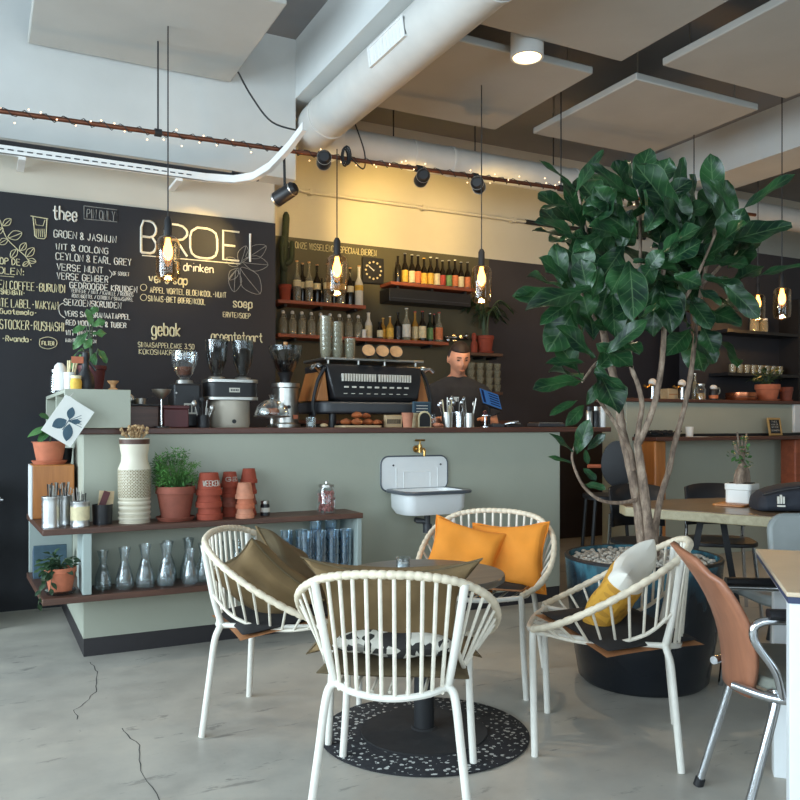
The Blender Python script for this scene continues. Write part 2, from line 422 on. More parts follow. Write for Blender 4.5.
# ================================================================== ROOM SHELL
XL, XR, YF, YB, ZC = -3.0, 9.2, -2.6, 6.64, 3.85
PY = 5.6                                         # chalkboard partition front
fl = struct('floor', bx(XL-.2, XR+.2, YF-.2, YB+.3, -.12, 0), M['floor'])
def crack(pts, w):
    P = [W(x, y, z=.0006) for x, y in pts]; mb = MB(); out = []
    for i in range(len(P) - 1):
        for k in range(5):
            q = P[i].lerp(P[i+1], k / 5); q += Vector((random.uniform(-1, 1), random.uniform(-1, 1), 0)) * .006; q.z = .0008; out.append(q)
    out.append(P[-1])
    L = []
    for i, p in enumerate(out):
        t = out[min(i+1, len(out)-1)] - out[max(i-1, 0)]; s = Vector((-t.y, t.x, 0)).normalized() * w * random.uniform(.4, 1.2)
        L += [p + s, p - s]
    mb.add(L, [(2*i, 2*i+1, 2*i+3, 2*i+2) for i in range(len(out) - 1)]); return mb
M['crack'] = mat('floor crack', (84, 82, 80), .9, 0, .1, 20)
for pts, w in (([(160, 800), (142, 770), (138, 745), (122, 728)], .0022), ([(77, 720), (75, 710), (88, 700), (97, 690), (98, 672), (90, 662)], .002)):
    crack(pts, w).build('floor_crack', M['crack'], fl)
struct('ceiling', bx(XL-.2, XR+.2, YF-.2, YB+.3, ZC, ZC+.12), M['ceil'])
struct('wall_back', bx(1.0, XR, YB, YB+.2, 2.75, ZC), M['wall'])
struct('wall_back_green', bx(1.0, 4.36, YB, YB+.2, 0, 2.75), M['green_wall'])
struct('wall_back_brown', bx(4.36, XR, YB, YB+.2, 0, 2.75), M['brown_wall'])
struct('wall_bar', bx(6.35, XR, 6.0, 6.15, 0, 2.97), M['black_wall'])
struct('wall_partition', bx(XL, 1.87, PY+.02, PY+.17, 0, 2.87), M['wall'])
struct('wall_partition_return', bx(1.72, 1.87, PY+.17, YB, 0, 2.87), M['green_wall'])
struct('wall_right', bx(XR, XR+.2, YF, YB+.2, 0, ZC), M['wall'])
def wall_with_holes(name, axis, pos, thick, a0, a1, holes, sill, head):
    mb = MB(); e = a0
    def put(u0, u1, z0, z1):
        if axis == 'x': mb.box(pos, pos+thick, u0, u1, z0, z1)
        else: mb.box(u0, u1, pos, pos+thick, z0, z1)
    for h0, h1 in holes:
        put(e, h0, 0, ZC); put(h0, h1, 0, sill); put(h0, h1, head, ZC); e = h1
    put(e, a1, 0, ZC); struct(name, mb, M['wall'])
LW = [(-1.6, .5), (.9, 2.9), (3.3, 5.2)]; FW = [(-2.4, -.2), (.4, 2.6), (3.2, 5.4)]
SILL, HEAD = .55, 3.25
wall_with_holes('wall_left', 'x', XL-.2, .2, YF-.2, YB+.2, LW, SILL, HEAD)
wall_with_holes('wall_front', 'y', YF-.2, .2, XL-.2, XR+.2, FW, SILL, HEAD)
k = 0
for axis, holes in (('x', LW), ('y', FW)):
    for h0, h1 in holes:
        k += 1; mb = MB(); t = .05
        def put(u0, u1, z0, z1):
            if axis == 'x': mb.box(XL-.13, XL-.07, u0, u1, z0, z1)
            else: mb.box(u0, u1, YF-.13, YF-.07, z0, z1)
        put(h0, h0+t, SILL, HEAD); put(h1-t, h1, SILL, HEAD); put(h0, h1, SILL, SILL+t); put(h0, h1, HEAD-t, HEAD); put((h0+h1)/2-.02, (h0+h1)/2+.02, SILL, HEAD); put(h0, h1, 2.4, 2.44)
        wf = struct('window_%d' % k, mb, M['white'])
        g = MB()
        if axis == 'x': g.box(XL-.102, XL-.098, h0+.02, h1-.02, SILL+.02, HEAD-.02)
        else: g.box(h0+.02, h1-.02, YF-.102, YF-.098, SILL+.02, HEAD-.02)
        g.build('pane', M['glass'], wf)
# beams
struct('beam_cross', bx(XL, 1.967, 5.45, YB, 2.87, ZC), M['beam'])
struct('beam_long', bx(1.967, 2.35, YF, YB, 3.44, ZC), M['beam'])
struct('beam_far', bx(5.99, 6.5, YF, YB, 3.44, ZC), M['beam'])
# chalkboard, painted on its own board over the partition
cb = thing('chalkboard', 'large black chalkboard wall with handwritten coffee, tea and juice menu', 'chalkboard', (0, PY, 0))
bx(-2.4, 1.87, 0, .02, 0, 2.585).build('board', M['chalkboard'], cb)
# ---- stroke lettering
UP = {'A':"00 26 40;12 32",'B':"00 06 36 45 44 33 03;33 42 41 30 00",'C':"45 36 16 05 01 10 30 41",'D':"00 06 26 44 42 20 00",'E':"40 00 06 46;03 33",'F':"00 06 46;03 33",
'G':"45 36 16 05 01 10 30 41 43 23",'H':"00 06;40 46;03 43",'I':"20 26",'J':"36 31 20 10 01",'K':"00 06;46 03 40",'L':"06 00 40",'M':"00 06 21 46 40",'N':"00 06 40 46",
'O':"16 05 01 10 30 41 45 36 16",'P':"00 06 36 45 44 33 03",'Q':"16 05 01 10 30 41 45 36 16;22 40",'R':"00 06 36 45 44 33 03;23 40",'S':"45 36 16 05 04 13 33 42 41 30 10 01",
'T':"06 46;26 20",'U':"06 01 10 30 41 46",'V':"06 20 46",'W':"06 10 25 30 46",'X':"06 40;00 46",'Y':"06 23 46;23 20",'Z':"06 46 00 40",'&':"41 20 10 01 02 33 35 26 16 05 40",
'-':"13 33",'.':"20 21",':':"20 21;23 24",'/':"00 46",'0':"16 05 01 10 30 41 45 36 16",'1':"15 26 20",'2':"05 16 36 45 44 00 40",'3':"06 46 23 33 42 41 30 10 01",'5':"46 06 04 34 43 41 30 00",',':"21 10"}
LO = {'a':"45 36 16 05 03 12 32 43;46 42",'b':"08 02;05 16 36 45 43 32 12 03",'c':"45 36 16 05 03 12 32 43",'d':"48 42;45 36 16 05 03 12 32 43",'e':"04 44 45 36 16 05 03 12 32 43",
'f':"48 38 27 22;06 46",'g':"46 41 30 10 01;45 36 16 05 03 12 32 43",'h':"08 02;05 16 36 45 42",'i':"26 22;28 28.4",'j':"26 21 10",'k':"08 02;46 04 42",'l':"28 22",'m':"06 02;05 16 25 22;25 36 45 42",
'n':"06 02;05 16 36 45 42",'o':"16 05 03 12 32 43 45 36 16",'p':"06 00;05 16 36 45 43 32 12 03",'r':"06 02;05 16 36 45",'s':"45 36 16 05 33 43 32 12 03",'t':"28 23 32 42;06 46",'u':"06 03 12 32 43;46 42",
'v':"06 22 46",'w':"06 12 25 32 46"}
def smooth_line(p):
    if len(p) < 3: return p
    closed = p[0] == p[-1]; out = [p[0]]
    for i in range(len(p) - 1):
        a, b = p[i], p[i+1]
        out += [(a[0]*.78 + b[0]*.22, a[1]*.78 + b[1]*.22), (a[0]*.22 + b[0]*.78, a[1]*.22 + b[1]*.78)]
    out.append(p[-1]); return out
def strokes(txt):
    x = 0; res = []
    for ch in txt:
        if ch == ' ': x += 3; continue
        if ch in LO: g = LO[ch]; dy = -2
        else: g = UP.get(ch.upper(), ''); dy = 0
        narrow = ch in "I.:il,'"; off = -1.5 if narrow else 0
        for pl in g.split(';'):
            pts = []
            for q in pl.split():
                pts.append((x + off + float(q[0]), float(q[1]) + dy))
            if len(pts) > 1:
                curvy = ch in LO or ch in 'BCDGJOPQRSU&0235'
                res.append(smooth_line(pts) if curvy else pts)
        x += 2.6 if narrow else 5.6
    return res, max(x - 1.6, 1)
def write_on(mb, txt, X0, X1, Z0, cap, r, yy, jit=.25):
    st, w = strokes(txt); sx = (X1 - X0) / w; sz = cap / 6
    for pl in st:
        mb.tube([(X0 + (x + random.uniform(-jit, jit)) * sx, yy, Z0 + (z + random.uniform(-jit, jit)) * sz) for x, z in pl], r, 4)
def on_board(x, y): return W(x, y, Y=PY)
def line(mb, txt, x0, x1, ybase, capx, r=.0035, YY=PY, off=-.004, jit=.25):
    a = W(x0, ybase, Y=YY); b = W(x1, ybase, Y=YY)
    write_on(mb, txt, a.x, b.x, a.z, capx * (YY / (C_ - (x0-400)/F*S_)) / F, r, off, jit)
def draw(mb, pts, r=.003, sm=True, YY=PY, off=-.004):
    P = [W(x, y, Y=YY) for x, y in pts]; P = [(p.x, off, p.z) for p in P]
    mb.tube(spline(P, 4) if sm and len(P) > 2 else P, r, 4)
t = MB(); line(t, 'thee', 53, 77, 219, 13, .0055); t.build('heading_lettering', M['chalk'], cb)
t = MB(); line(t, 'PIN ONLY', 87, 115, 218, 9, .003); draw(t, [(84, 206), (117, 210), (117, 222), (84, 219), (84, 206)], .003, False); t.build('notice_lettering', M['chalk_dim'], cb)
t = MB()
for s, x0, x1, y, c in (('GROEN & JASMIJN', 54, 116, 237, 8), ('WIT & OOLONG', 56, 108, 249.5, 7), ('CEYLON & EARL GREY', 56, 131, 259.5, 8), ('VERSE MUNT', 57, 103, 270, 7.5), ('VERSE GEMBER', 57, 108, 279, 7.5),
    ('GEDROOGDE KRUIDEN', 70, 137, 288, 7), ('SEIZOENSKRUIDEN', 64, 121, 305, 7), ('VERS SAP GRANAATAPPEL', 65, 130, 316, 6), ('RED WOOD-OIL & TUBER', 66, 126, 325, 6), ('WIT WINTER', 66, 96, 335, 6), ('MINT-CITROEN', 66, 96, 342, 4)):
    t = MB(); line(t, s, x0, x1, y, c*.86, .003); t.build('tea_menu_lettering', M['chalk'], cb)
for s, x0, x1, y in (('OF SORBET', 113, 129, 275), ('VERVEINE / MINT / KAMILLE / ROOIBOS', 71, 133, 292.5), ('ROZENBOTTEL / CITROEN / SINAASAPPEL', 72, 133, 297.5)): t = MB(); line(t, s, x0, x1, y, 3.6, .0016); t.build('small_print_lettering', M['chalk'], cb)
t = MB()
draw(t, [(109, 270), (112, 274), (110, 278)], .002); t.build('brace_mark', M['chalk'], cb); t = MB(); draw(t, [(64, 303), (59, 306), (60, 314), (65, 318)], .0025)
t.build('brace_mark', M['chalk'], cb)
t = MB()
for s, x0, x1, y, c in (('OP DE', 0, 20, 264, 7), ('MOLEN:', -7, 24, 273, 7), ('GREEN COFFEE-BURUNDI', -14, 65, 287.5, 9), ('SHEMBATI-', 1, 25, 294, 5), ('WHITE LABEL-WAKYAN', -9, 58, 306, 9), ('Guatemala-', 0, 37, 313.5, 5.5), ('STOCKER-RUSHASHI', 0, 64, 328.5, 10), ('-Rwanda-', 2, 32, 341, 6), ('FILTER', 42, 54, 345, 4.2)):
    t = MB(); line(t, s, x0, x1, y, c*.9, .003); t.build('coffee_menu_lettering', M['chalk_cream'], cb)
t = MB(); draw(t, [(40, 339), (48, 337), (56, 340), (56, 346), (48, 349), (40, 346), (40, 339)], .0022); t.build('chalk_bubble', M['chalk_cream'], cb); t = MB(); draw(t, [(0, 276), (14, 277)], .002); t.build('chalk_underline', M['chalk_cream'], cb)
t = MB()
for s, x0, x1, z, c in (('B', 141, 156, 252.5, 32), ('R', 165, 187, 254.5, 31), ('O', 190, 217, 257, 30), ('E', 223, 239, 259.5, 29), ('I', 246, 254, 261.5, 28)): line(t, s, x0, x1, z, c, .0075, jit=.02)
draw(t, [(142, 255.5), (240, 264)], .0035, False); t.build('sign_lettering', M['chalk'], cb)
t = MB()
line(t, '& drinken', 176, 213, 270, 8, .0038); t.build('heading_lettering', M['chalk'], cb); t = MB(); line(t, 'vers sap', 149, 187, 282, 9, .0045)
line(t, 'APPEL WORTEL BLOEMKOOL-MUNT', 150, 226, 292.5, 5.5, .0028); line(t, 'SINAAS-BIET BOERENKOOL', 148, 205, 301, 5.5, .0028)
for cy in (287.5, 297.5): draw(t, [(143.5 + 3.2*cos(a*pi/4), cy + 3.2*sin(a*pi/4)) for a in range(9)], .002)
t.build('juice_menu_lettering', M['chalk_cream'], cb); t = MB()
line(t, 'gebak', 152, 180, 335, 13, .0055); line(t, 'SINAASAPPELCAKE 3.50', 138, 194, 347, 5, .0024); line(t, 'KOKOSMAKRONEN 2', 139, 192, 354, 5, .0024)
t.build('cake_menu_lettering', M['chalk_cream'], cb); t = MB()
line(t, 'soep', 233, 252, 307, 8.5, .0045); line(t, 'ERWTENSOEP', 223, 250, 317, 5, .0024); t.build('soup_menu_lettering', M['chalk_cream'], cb); t = MB(); line(t, 'groentetaart', 211, 262, 340, 9, .0038)
t.build('tart_menu_lettering', M['chalk_cream'], cb)
t = MB()                                          # chalk drawings
draw(t, [(30.5, 216), (48, 219)], .003, False); draw(t, [(33, 217), (35, 236), (37, 238), (44, 239), (46, 237), (47, 219)], .003, False); draw(t, [(35, 219), (36, 225), (43, 226), (45, 220)], .002, False)
for q in range(5): draw(t, [(36 + q*2, 229), (36.5 + q*2, 237)], .002, False)
draw(t, [(0, 220), (6, 237), (16, 248), (26, 257), (31, 267)], .0025)
for x, y, dx, dy in ((3, 226, 8, -7), (3, 228, -7, 6), (8, 238, 14, -5), (8, 239, -9, 5), (17, 249, -6, 9), (20, 251, 6, -8), (26, 257, 8, -9), (28, 260, 8, 2), (29, 262, -6, 4)):
    nx, ny = -dy*.32, dx*.32
    draw(t, [(x, y), (x+dx*.5+nx, y+dy*.5+ny), (x+dx, y+dy), (x+dx*.5-nx, y+dy*.5-ny), (x, y), (x+dx, y+dy)], .0022)
t.build('plant_drawing', M['chalk_cream'], cb)
t = MB()
for x, y, dx, dy in ((238, 268, -9, 12), (240, 268, 20, 26), (238, 266, -12, -8), (242, 262, 26, 3), (246, 258, 20, -12), (240, 264, 6, -18), (236, 270, -2, 22)):
    nx, ny = -dy*.3, dx*.3
    draw(t, [(x, y), (x+dx*.5+nx, y+dy*.5+ny), (x+dx, y+dy), (x+dx*.5-nx, y+dy*.5-ny), (x, y), (x+dx, y+dy)], .002)
t.build('leaf_drawing', M['chalk_dim'], cb)
# wall writing over the back bar
ws = thing('wall_lettering', 'chalk words about changing special beers written along the olive green back wall', 'writing', (0, YB, 0))
t = MB(); a = W(283, 251, Y=YB)
line(t, 'VOOR ONZE WISSELENDE SPECIAALBIEREN', 281, 376, 246.5, 6.2, .0035, YB, -.003); t.build('lettering', M['chalk_cream'], ws)
wc = thing('wall_conduit', 'thin beige conduit running level across the yellow lit back wall', 'pipe', (0, YB-.05, W(295, 190, Y=YB-.05).z))
MB().tube([(2.0, 0, 0), (4.75, 0, 0)], .016, 10).build('pipe', M['wall'], wc); MB().tube([(4.75, 0, 0), (6.3, 0, 0)], .022, 10).build('black_sleeve', M['black'], wc)
for xx in (2.5, 3.6, 4.6): bx(xx, xx+.03, -.02, .05, -.022, .022).build('bracket', M['wall'], wc)
# ================================================================== CEILING FITTINGS
h = 2.3
def panel(x0, x1, y0, y1, label):
    r = thing('acoustic_panel', label, 'ceiling panel', ((x0+x1)/2*h, (y0+y1)/2*h if y1 < 2.35 else (y0*h+5.42)/2, EYE+h))
    a = (x1-x0)*h/2; b = (y1-y0)*h/2 if y1 < 2.35 else (5.42 - y0*h)/2
    bx(-a, a, -b, b, 0, .05).build('felt_board', M['panel'], r, .008)
    for sx in (-1, 1):
        for sy in (-1, 1): MB().cyl((sx*a*.8, sy*b*.8, .05), (sx*a*.8, sy*b*.8, ZC-EYE-h), .005, n=6).build('hanger_rod', M['steel'], r)
panel(.11, .65, 1.86, 2.37, 'pale square ceiling panel over the chalkboard, lit cool and grey')
panel(1.05, 1.571, 1.21, 1.733, 'large ceiling panel beside the fat duct, in front of the round downlight')
panel(1.69, 2.2, 1.18, 1.70, 'ceiling panel running out of the top right corner, nearest the far beam')
panel(1.69, 2.2, 1.80, 2.30, 'ceiling panel directly above the fig tree crown')
panel(1.05, 1.554, 1.829, 2.33, 'ceiling panel behind the downlight, above the cross duct')
# ducts
du = thing('ceiling_duct', 'fat white round air duct running along the beam with a grille', 'duct', (2.14, 0, 3.28))
MB().tube([(0, YF, 0), (0, 5.45, 0), (.02, 5.6, 0), (.1, 5.69, 0), (.22, 5.72, 0)], .15, 28).build('pipe', M['duct'], du)
for yy in (3.2, 5.25): MB().tube([(0, yy, 0), (0, yy+.03, 0)], .156, 28).build('joint_ring', M['duct'], du)
g = MB(); mtx = Matrix.Rotation(radians(-8), 4, 'Y')
for i in range(9): g.box(-.156, -.150, 3.89 + i*.04, 3.898 + i*.04, -.045, .045, mtx)
g.box(-.159, -.13, 3.84, 4.28, .045, .055, mtx); g.box(-.159, -.13, 3.84, 4.28, -.055, -.045, mtx); g.box(-.159, -.13, 3.84, 3.86, -.045, .045, mtx); g.box(-.159, -.13, 4.26, 4.28, -.045, .045, mtx); g.box(-.153, -.13, 3.84, 4.28, -.045, .045, mtx)
g.build('grille', M['white'], du)
d2 = thing('ceiling_duct', 'thinner beige duct running level along the back wall above the spotlights', 'duct', (2.32, 5.75, 3.28))
MB().tube([(0, -.03, 0), (6.6, -.03, 0)], .115, 24).build('pipe', M['duct'], d2)
for xx in (.7, 1.05, 2.3, 3.6): MB().tube([(xx, -.03, 0), (xx+.025, -.03, 0)], .121, 24).build('joint_ring', M['duct'], d2)
for xx in (.55, 1.3, 2.1, 3.2): MB().cyl((xx, -.03, .11), (xx, -.03, ZC-3.28), .006, n=6).build('hanger_rod', M['black_metal'], d2)
# cable tray, bending under the beam
tr = thing('cable_tray', 'white perforated cable tray carrying black cables above the chalkboard', 'cable tray', (0, 0, 2.74))
path = [(-2.9, 5.33, 0), (1.3, 5.33, 0), (1.48, 5.29, 0), (1.58, 5.2, .01), (1.64, 5.05, .04), (1.70, 4.85, .12), (1.74, 4.7, .2)]
def wallstrip(pth, z0, z1, th):
    mb = MB(); vs = []
    P = [Vector(p) for p in pth]
    for i, p in enumerate(P):
        tt = (P[min(i+1, len(P)-1)] - P[max(i-1, 0)]).normalized(); s = Vector((-tt.y, tt.x, 0)) * th
        vs += [p + Vector((0, 0, z0)), p + Vector((0, 0, z1)), p + s + Vector((0, 0, z1)), p + s + Vector((0, 0, z0))]
    fs = [(0, 1, 2, 3)]
    for i in range(len(P) - 1):
        for j in range(4): fs.append((4*i+j, 4*i+(j+1) % 4, 4*i+4+(j+1) % 4, 4*i+4+j))
    fs.append(tuple(4*(len(P)-1)+j for j in (3, 2, 1, 0))); mb.add(vs, fs); return mb
wallstrip(path, 0, .05, .004).build('side_rail', M['white'], tr)
wallstrip(path, 0, .004, .035).build('tray_bottom', M['white'], tr)
so = MB().box(0, .032, 5.327, 5.3295, .022, .029).build('slot', M['dark_grey'], tr, loc=(-1.0, 0, 0))
for i in range(42):
    s2 = so.copy(); COL.objects.link(s2); s2.location = (-.95 + i*.052, 0, 0)
for k2, (oy, oz) in enumerate(((.014, .052), (.022, .066), (.026, .08))):
    MB().tube(spline([(x, y + oy + (.01*sin(i*3+k2)), oz + .012*sin(i*2.1+k2)) for i, (x, y, _z) in enumerate(path[:3])], 6), .011, 6).build('cable', M['black'], tr)
for xx in (-1.5, .2, 1.12): bx(xx, xx+.04, 5.34, 5.6, -.02, -.001).build('bracket', M['white'], tr)
# copper pipe with fairy lights
pa = W(0, 111, z=2.9); pb = W(530, 184, z=2.9); dr = (pb - pa).normalized(); P0 = pa - dr*2.8; P1 = pb + dr*2.2
cp = thing('copper_pipe', 'thin copper pipe hung across the room, wound with fairy lights', 'pipe', (0, 0, 0))
MB().cyl(P0, P1, .014, n=12).build('pipe', M['copper'], cp)
def along(x):                                     # point of the pipe seen at image column x
    u = (x-400)/F; r = cam2w(u, 1); n = Vector((-dr.y, dr.x, 0)); k2 = n.dot(Vector((pa.x, pa.y, 0))) / n.dot(Vector((r.x, r.y, 0)))
    return Vector((r.x*k2, r.y*k2, 2.9))
for x in (158, 561):
    q = along(x); top = EYE+h-.002 if x < 300 else ZC
    MB().cyl(q, (q.x, q.y, top), .005, n=6).build('hanger_rod', M['black_metal'], cp); MB().cyl(q + Vector((-.02, 0, 0)), q + Vector((.02, 0, 0)), .024, n=10).build('clamp', M['black_metal'], cp)
fs_ = thing('fairy_lights', 'string of tiny warm lights wound along the copper pipe', 'string lights', (0, 0, 0))
n_ = 92; pts = []; L = (P1 - P0).length; bl = None
for i in range(n_ * 3):
    tt = i / (n_ * 3 - 1); a = i * 1.35
    pts.append(P0.lerp(P1, .22 + .72*tt) + Vector((0, cos(a)*.0215, sin(a)*.0215)))
MB().tube(pts, .003, 4).build('wire', M['black'], fs_)
for i in range(n_):
    q = pts[i*3+1] + Vector((random.uniform(-.02, .02), random.choice((-1, 1))*random.uniform(.02, .03), random.uniform(-.036, .03)))
    if bl is None: bl = MB().ell((0, 0, 0), .0048, 6, 4).build('fairy_bulb', M['fairy'], fs_, loc=q)
    else:
        b2 = bl.copy(); COL.objects.link(b2); b2.location = q
# coiled black cable at the pipe and loose cable from the beam
cc = thing('cable_coil', 'loop of black cable hanging on the copper pipe below the duct', 'cable', along(343))
MB().tube([(0.05*sin(a)*.5, -.015-.002*i, .06*cos(a)) for i, a in enumerate([j*.5 for j in range(34)])], .006, 6).build('coil', M['black'], cc); MB().tube([(0, -.012, .05), (0, 0, .02), (0, .012, .05)], .004, 6).build('hanger_loop', M['black'], cc)
MB().tube(spline([(.02, -.02, .03), (.13, -.03, -.06), (.2, .1, .1), (.22, .3, .36)], 6), .005, 6).build('cable_tail', M['black'], cc)
cd = thing('loose_cable', 'thin black cable drooping from the white beam towards the tray', 'cable', (0, 0, 0))
q0 = W(238, 72, d=5.3); q1 = W(300, 131, d=5.4)
MB().tube(spline([q0, W(252, 97, d=5.3), W(272, 122, d=5.35), q1], 6), .006, 6).build('cable', M['black'], cd)
# spotlights
def spot(x, y, label, aim, d=None):
    q = along(x); r = thing('spotlight', label, 'spotlight', q)
    MB().tube([(-.02, 0, 0), (.02, 0, 0)], .024, 10).build('clamp', M['black_metal'], r)
    c = W(x + (3 if x > 300 else 1), y, d=(cam2w(0, 1).dot(q))) - q
    dv = (Vector(aim) - (q + c)).normalized()
    MB().cyl((0, 0, 0), tuple(c), .009, n=8).build('yoke', M['black_metal'], r)
    MB().tube([tuple(c - dv*.09), tuple(c - dv*.07), tuple(c + dv*.07)], [.03, .046, .048], 18).build('lamp_housing', M['black'], r)
    MB().tube([tuple(c + dv*.068), tuple(c + dv*.078)], .05, 18).build('front_ring', M['steel'], r)
    MB().tube([tuple(c - dv*.06), tuple(c - dv*.068)], .0475, 18).build('rear_ring', M['steel'], r)
    MB().tube([tuple(c + dv*.071), tuple(c + dv*.0795)], .04, 18).build('lens', M['downlight'], r)
    return q + c + dv*.11, dv
SPOTS = [spot(284, 194, 'black spotlight next to the tray bend, aimed at the blackboard', W(200, 250, Y=PY)),
         spot(419, 178, 'black spotlight on the copper pipe above the beer bottles', W(395, 228, Y=YB)),
         spot(475, 185, 'black spotlight on the copper pipe above the third pendant lamp', W(500, 236, Y=YB))]
SPOTS.append(spot(321, 160, 'small black spotlight tucked below the duct elbow, lighting the wall behind', W(318, 215, Y=YB)))
# downlight
dl = W(527, 58, z=3.38); r = thing('ceiling_downlight', 'round warm downlight glowing between two ceiling panels', 'lamp', dl)
MB().lathe([(.086, 0), (.1, 0), (.1, .15), (.03, .16), (.03, ZC-3.38)], n=28).build('housing', M['white'], r)
MB().lathe([(0, .012), (.086, .012), (.086, .02), (0, .02)], n=28).build('lens', M['downlight'], r)
# pendants
def pendant(x, yb, d, label, topz):
    c = W(x, yb, d=d); r = thing('pendant_lamp', label, 'pendant lamp', c)
    MB().cyl((0, 0, .22), (0, 0, topz - c.z), .004, n=6).build('cord', M['black'], r)
    MB().lathe([(0, .235), (.012, .235), (.022, .215), (.022, .13), (.03, .128), (.03, .115), (0, .115)], n=18).build('socket', M['black_metal'], r)
    MB().lathe([(.03, .125), (.05, .118), (.064, .1), (.068, .075), (.068, -.09), (.06, -.118), (.04, -.13), (.02, -.132), (.001, -.132)], n=28).build('glass_shade', M['glass_amber'], r)
    MB().lathe([(.001, -.015), (.014, -.008), (.027, .02), (.027, .05), (.015, .09), (.012, .115)], n=14).build('bulb', M['bulb'], r)
    return c
PEND = [pendant(168, 258, 4.73, 'amber glass pendant lamp in front of the tallest chalk lettering on the blackboard', EYE+h),
        pendant(337, 275, 5.2, 'amber glass pendant lamp in front of the wine bottle shelf', 2.9),
        pendant(481.5, 284, 5.55, 'amber glass pendant lamp above the bartender near the potted palm', EYE+h),
        pendant(782, 303, 6.6, 'amber glass pendant lamp at the right edge, lower of the cords there', ZC),
        pendant(758, 307, 8.0, 'small distant pendant lamp beside the rightmost one', ZC),
        pendant(694, 296, 6.5, 'pendant lamp hidden behind the fig leaves, thin cord showing above them', EYE+h)]
# ================================================================== BAR COUNTER
CX0, CX1, CY, CYB, WT = .453, 3.40, 4.33, 4.98, 1.135
ct = thing('bar_counter', 'long sage green bar counter with brown wooden top and open shelves at its end', 'counter', (CX0, CY, 0))
def ctp(name, a, m, bev=.003): 
    o = bx(*a).build(name, m, ct, bev); o.location = (-CX0, -CY, 0); return o
ctp('body', (CX0, CX1, CY, CYB, .09, 1.104), M['sage'])
ctp('body', (CX0, 1.7, CYB, 5.57, .09, 1.104), M['sage'])
pl = MB().box(CX0+.003, CX1-.003, CY+.003, CYB, 0, .09).box(CX0+.003, 1.7, CYB, 5.57, 0, .09); o = pl.build('plinth', M['plinth'], ct); o.location = (-CX0, -CY, 0)
wt = MB().prism([(CX0-.03, CY-.02), (3.82, CY-.02), (3.82, CYB+.02), (1.75, CYB+.02), (1.75, 5.57), (CX0-.03, 5.57)], 1.104, WT); o = wt.build('worktop', M['bar_wood'], ct, .004); o.location = (-CX0, -CY, 0)
SX0, SX1, SY = .253, 1.86, 4.075
for z0, z1 in ((.642, .670), (.322, .352)):
    s = MB().prism([(SX0, SY), (SX1, SY), (SX1, CY), (CX0, CY), (CX0, 4.87), (SX0-.03, 4.87)], z0, z1); o = s.build('shelf_board', M['shelf_wood'], ct, .003); o.location = (-CX0, -CY, 0)
ctp('divider_panel', (.426, .466, SY+.012, CY-.001, .353, .641), M['sage_daylit'])
ctp('end_panel', (SX1-.03, SX1-.003, SY+.012, CY-.001, .353, .641), M['sage_daylit'])
ctp('back_panel', (SX0-.02, CX0-.001, 4.85, 4.87, .353, .641), M['sage_daylit'])
# raised cubby box on the left end of the worktop
bxr = thing('cubby_box', 'pale green open-sided wooden box standing on the counter end, tilted print before it', 'box', (.36, 4.25, WT))
c = MB(); wd = .668-.36; hh = .19; dp = 1.25
c.box(0, wd, 0, .02, 0, hh); c.box(0, wd, dp-.02, dp, 0, hh); c.box(0, wd, .02, dp-.02, hh-.02, hh); c.box(0, wd, .02, dp-.02, 0, .02); c.box(wd-.02, wd, .02, dp-.02, .02, hh-.02); c.box(0, wd-.02, .5, .52, .02, hh-.02)
c.build('carcass', M['sage'], bxr, .003)
TOPZ = WT + hh
# tilted botanical print
pp = W(68, 421, Y=4.19); pr = thing('botanical_print', 'white botanical print with blue leaves, hung tilted on the pale green box', 'picture', pp)
rm = Matrix.Rotation(radians(33), 4, 'Y')
MB().box(-.076, .076, -.006, .006, -.10, .10, rm).build('sheet', M['paper'], pr)
lf = MB()
for bx_, bz_, tx, tz, w in ((-.008, -.0, -.045, -.06, .05), (.0, .01, -.02, .066, .036), (.012, .005, .05, .028, .024), (.012, -.008, .045, -.085, .045)):
    lf.leaf(rm @ Vector((bx_, -.0075, bz_)), rm @ Vector((tx, -.0075, tz)), (0, -1, 0), w, 0, 0, 0, 'oval', 8, 4)
for i in range(5): lf.tube([rm @ Vector((.0, -.007, .0)), rm @ Vector((.035 + .008*i, -.007, .055 - .012*i))], .0012, 4)
lf.tube([rm @ Vector((.0, -.007, .02)), rm @ Vector((.002, -.007, -.05))], .0016, 4)
lf.build('leaf_motif', M['ink'], pr)
MB().tube([rm @ Vector((-.02, 0, .1)), (.01, .028, .118), (.03, .05, .135)], .0015, 4).build('string', M['paper'], pr)
# ------------------------------------------------------------------ generic props
def lath(name, prof, m, label, cat, loc, group=None, n=24):
    return tag(MB().lathe(prof, n=n).build(name, m, None, loc=loc), label, cat, group)
def pot(name, r, hgt, m, label, cat, loc, saucer=None, soil=True, taper=.7, n=28, rim=.2, group=None):
    t = thing(name, label, cat, loc, 0, group); b = .0
    if saucer:
        MB().lathe([(0, 0), (r*.86, 0), (r*1.0, .018), (r*.95, .02), (r*.84, .008), (0, .008)], n=n).build('saucer', saucer, t); b = .009
    rb = r*taper; zr = hgt*(1-rim)
    MB().lathe([(0, b), (rb, b), (rb + (r*.93-rb)*.98, zr), (r, zr+.002), (r, hgt), (r*.9, hgt), (r*.86, hgt-.03*hgt/.15), (0, hgt-.03*hgt/.15)], n=n).build('pot', m, t)
    if soil: MB().lathe([(0, hgt*.86), (r*.85, hgt*.86), (r*.7, hgt*.9), (0, hgt*.91)], n=n).build('soil', M['soil'], t)
    return t
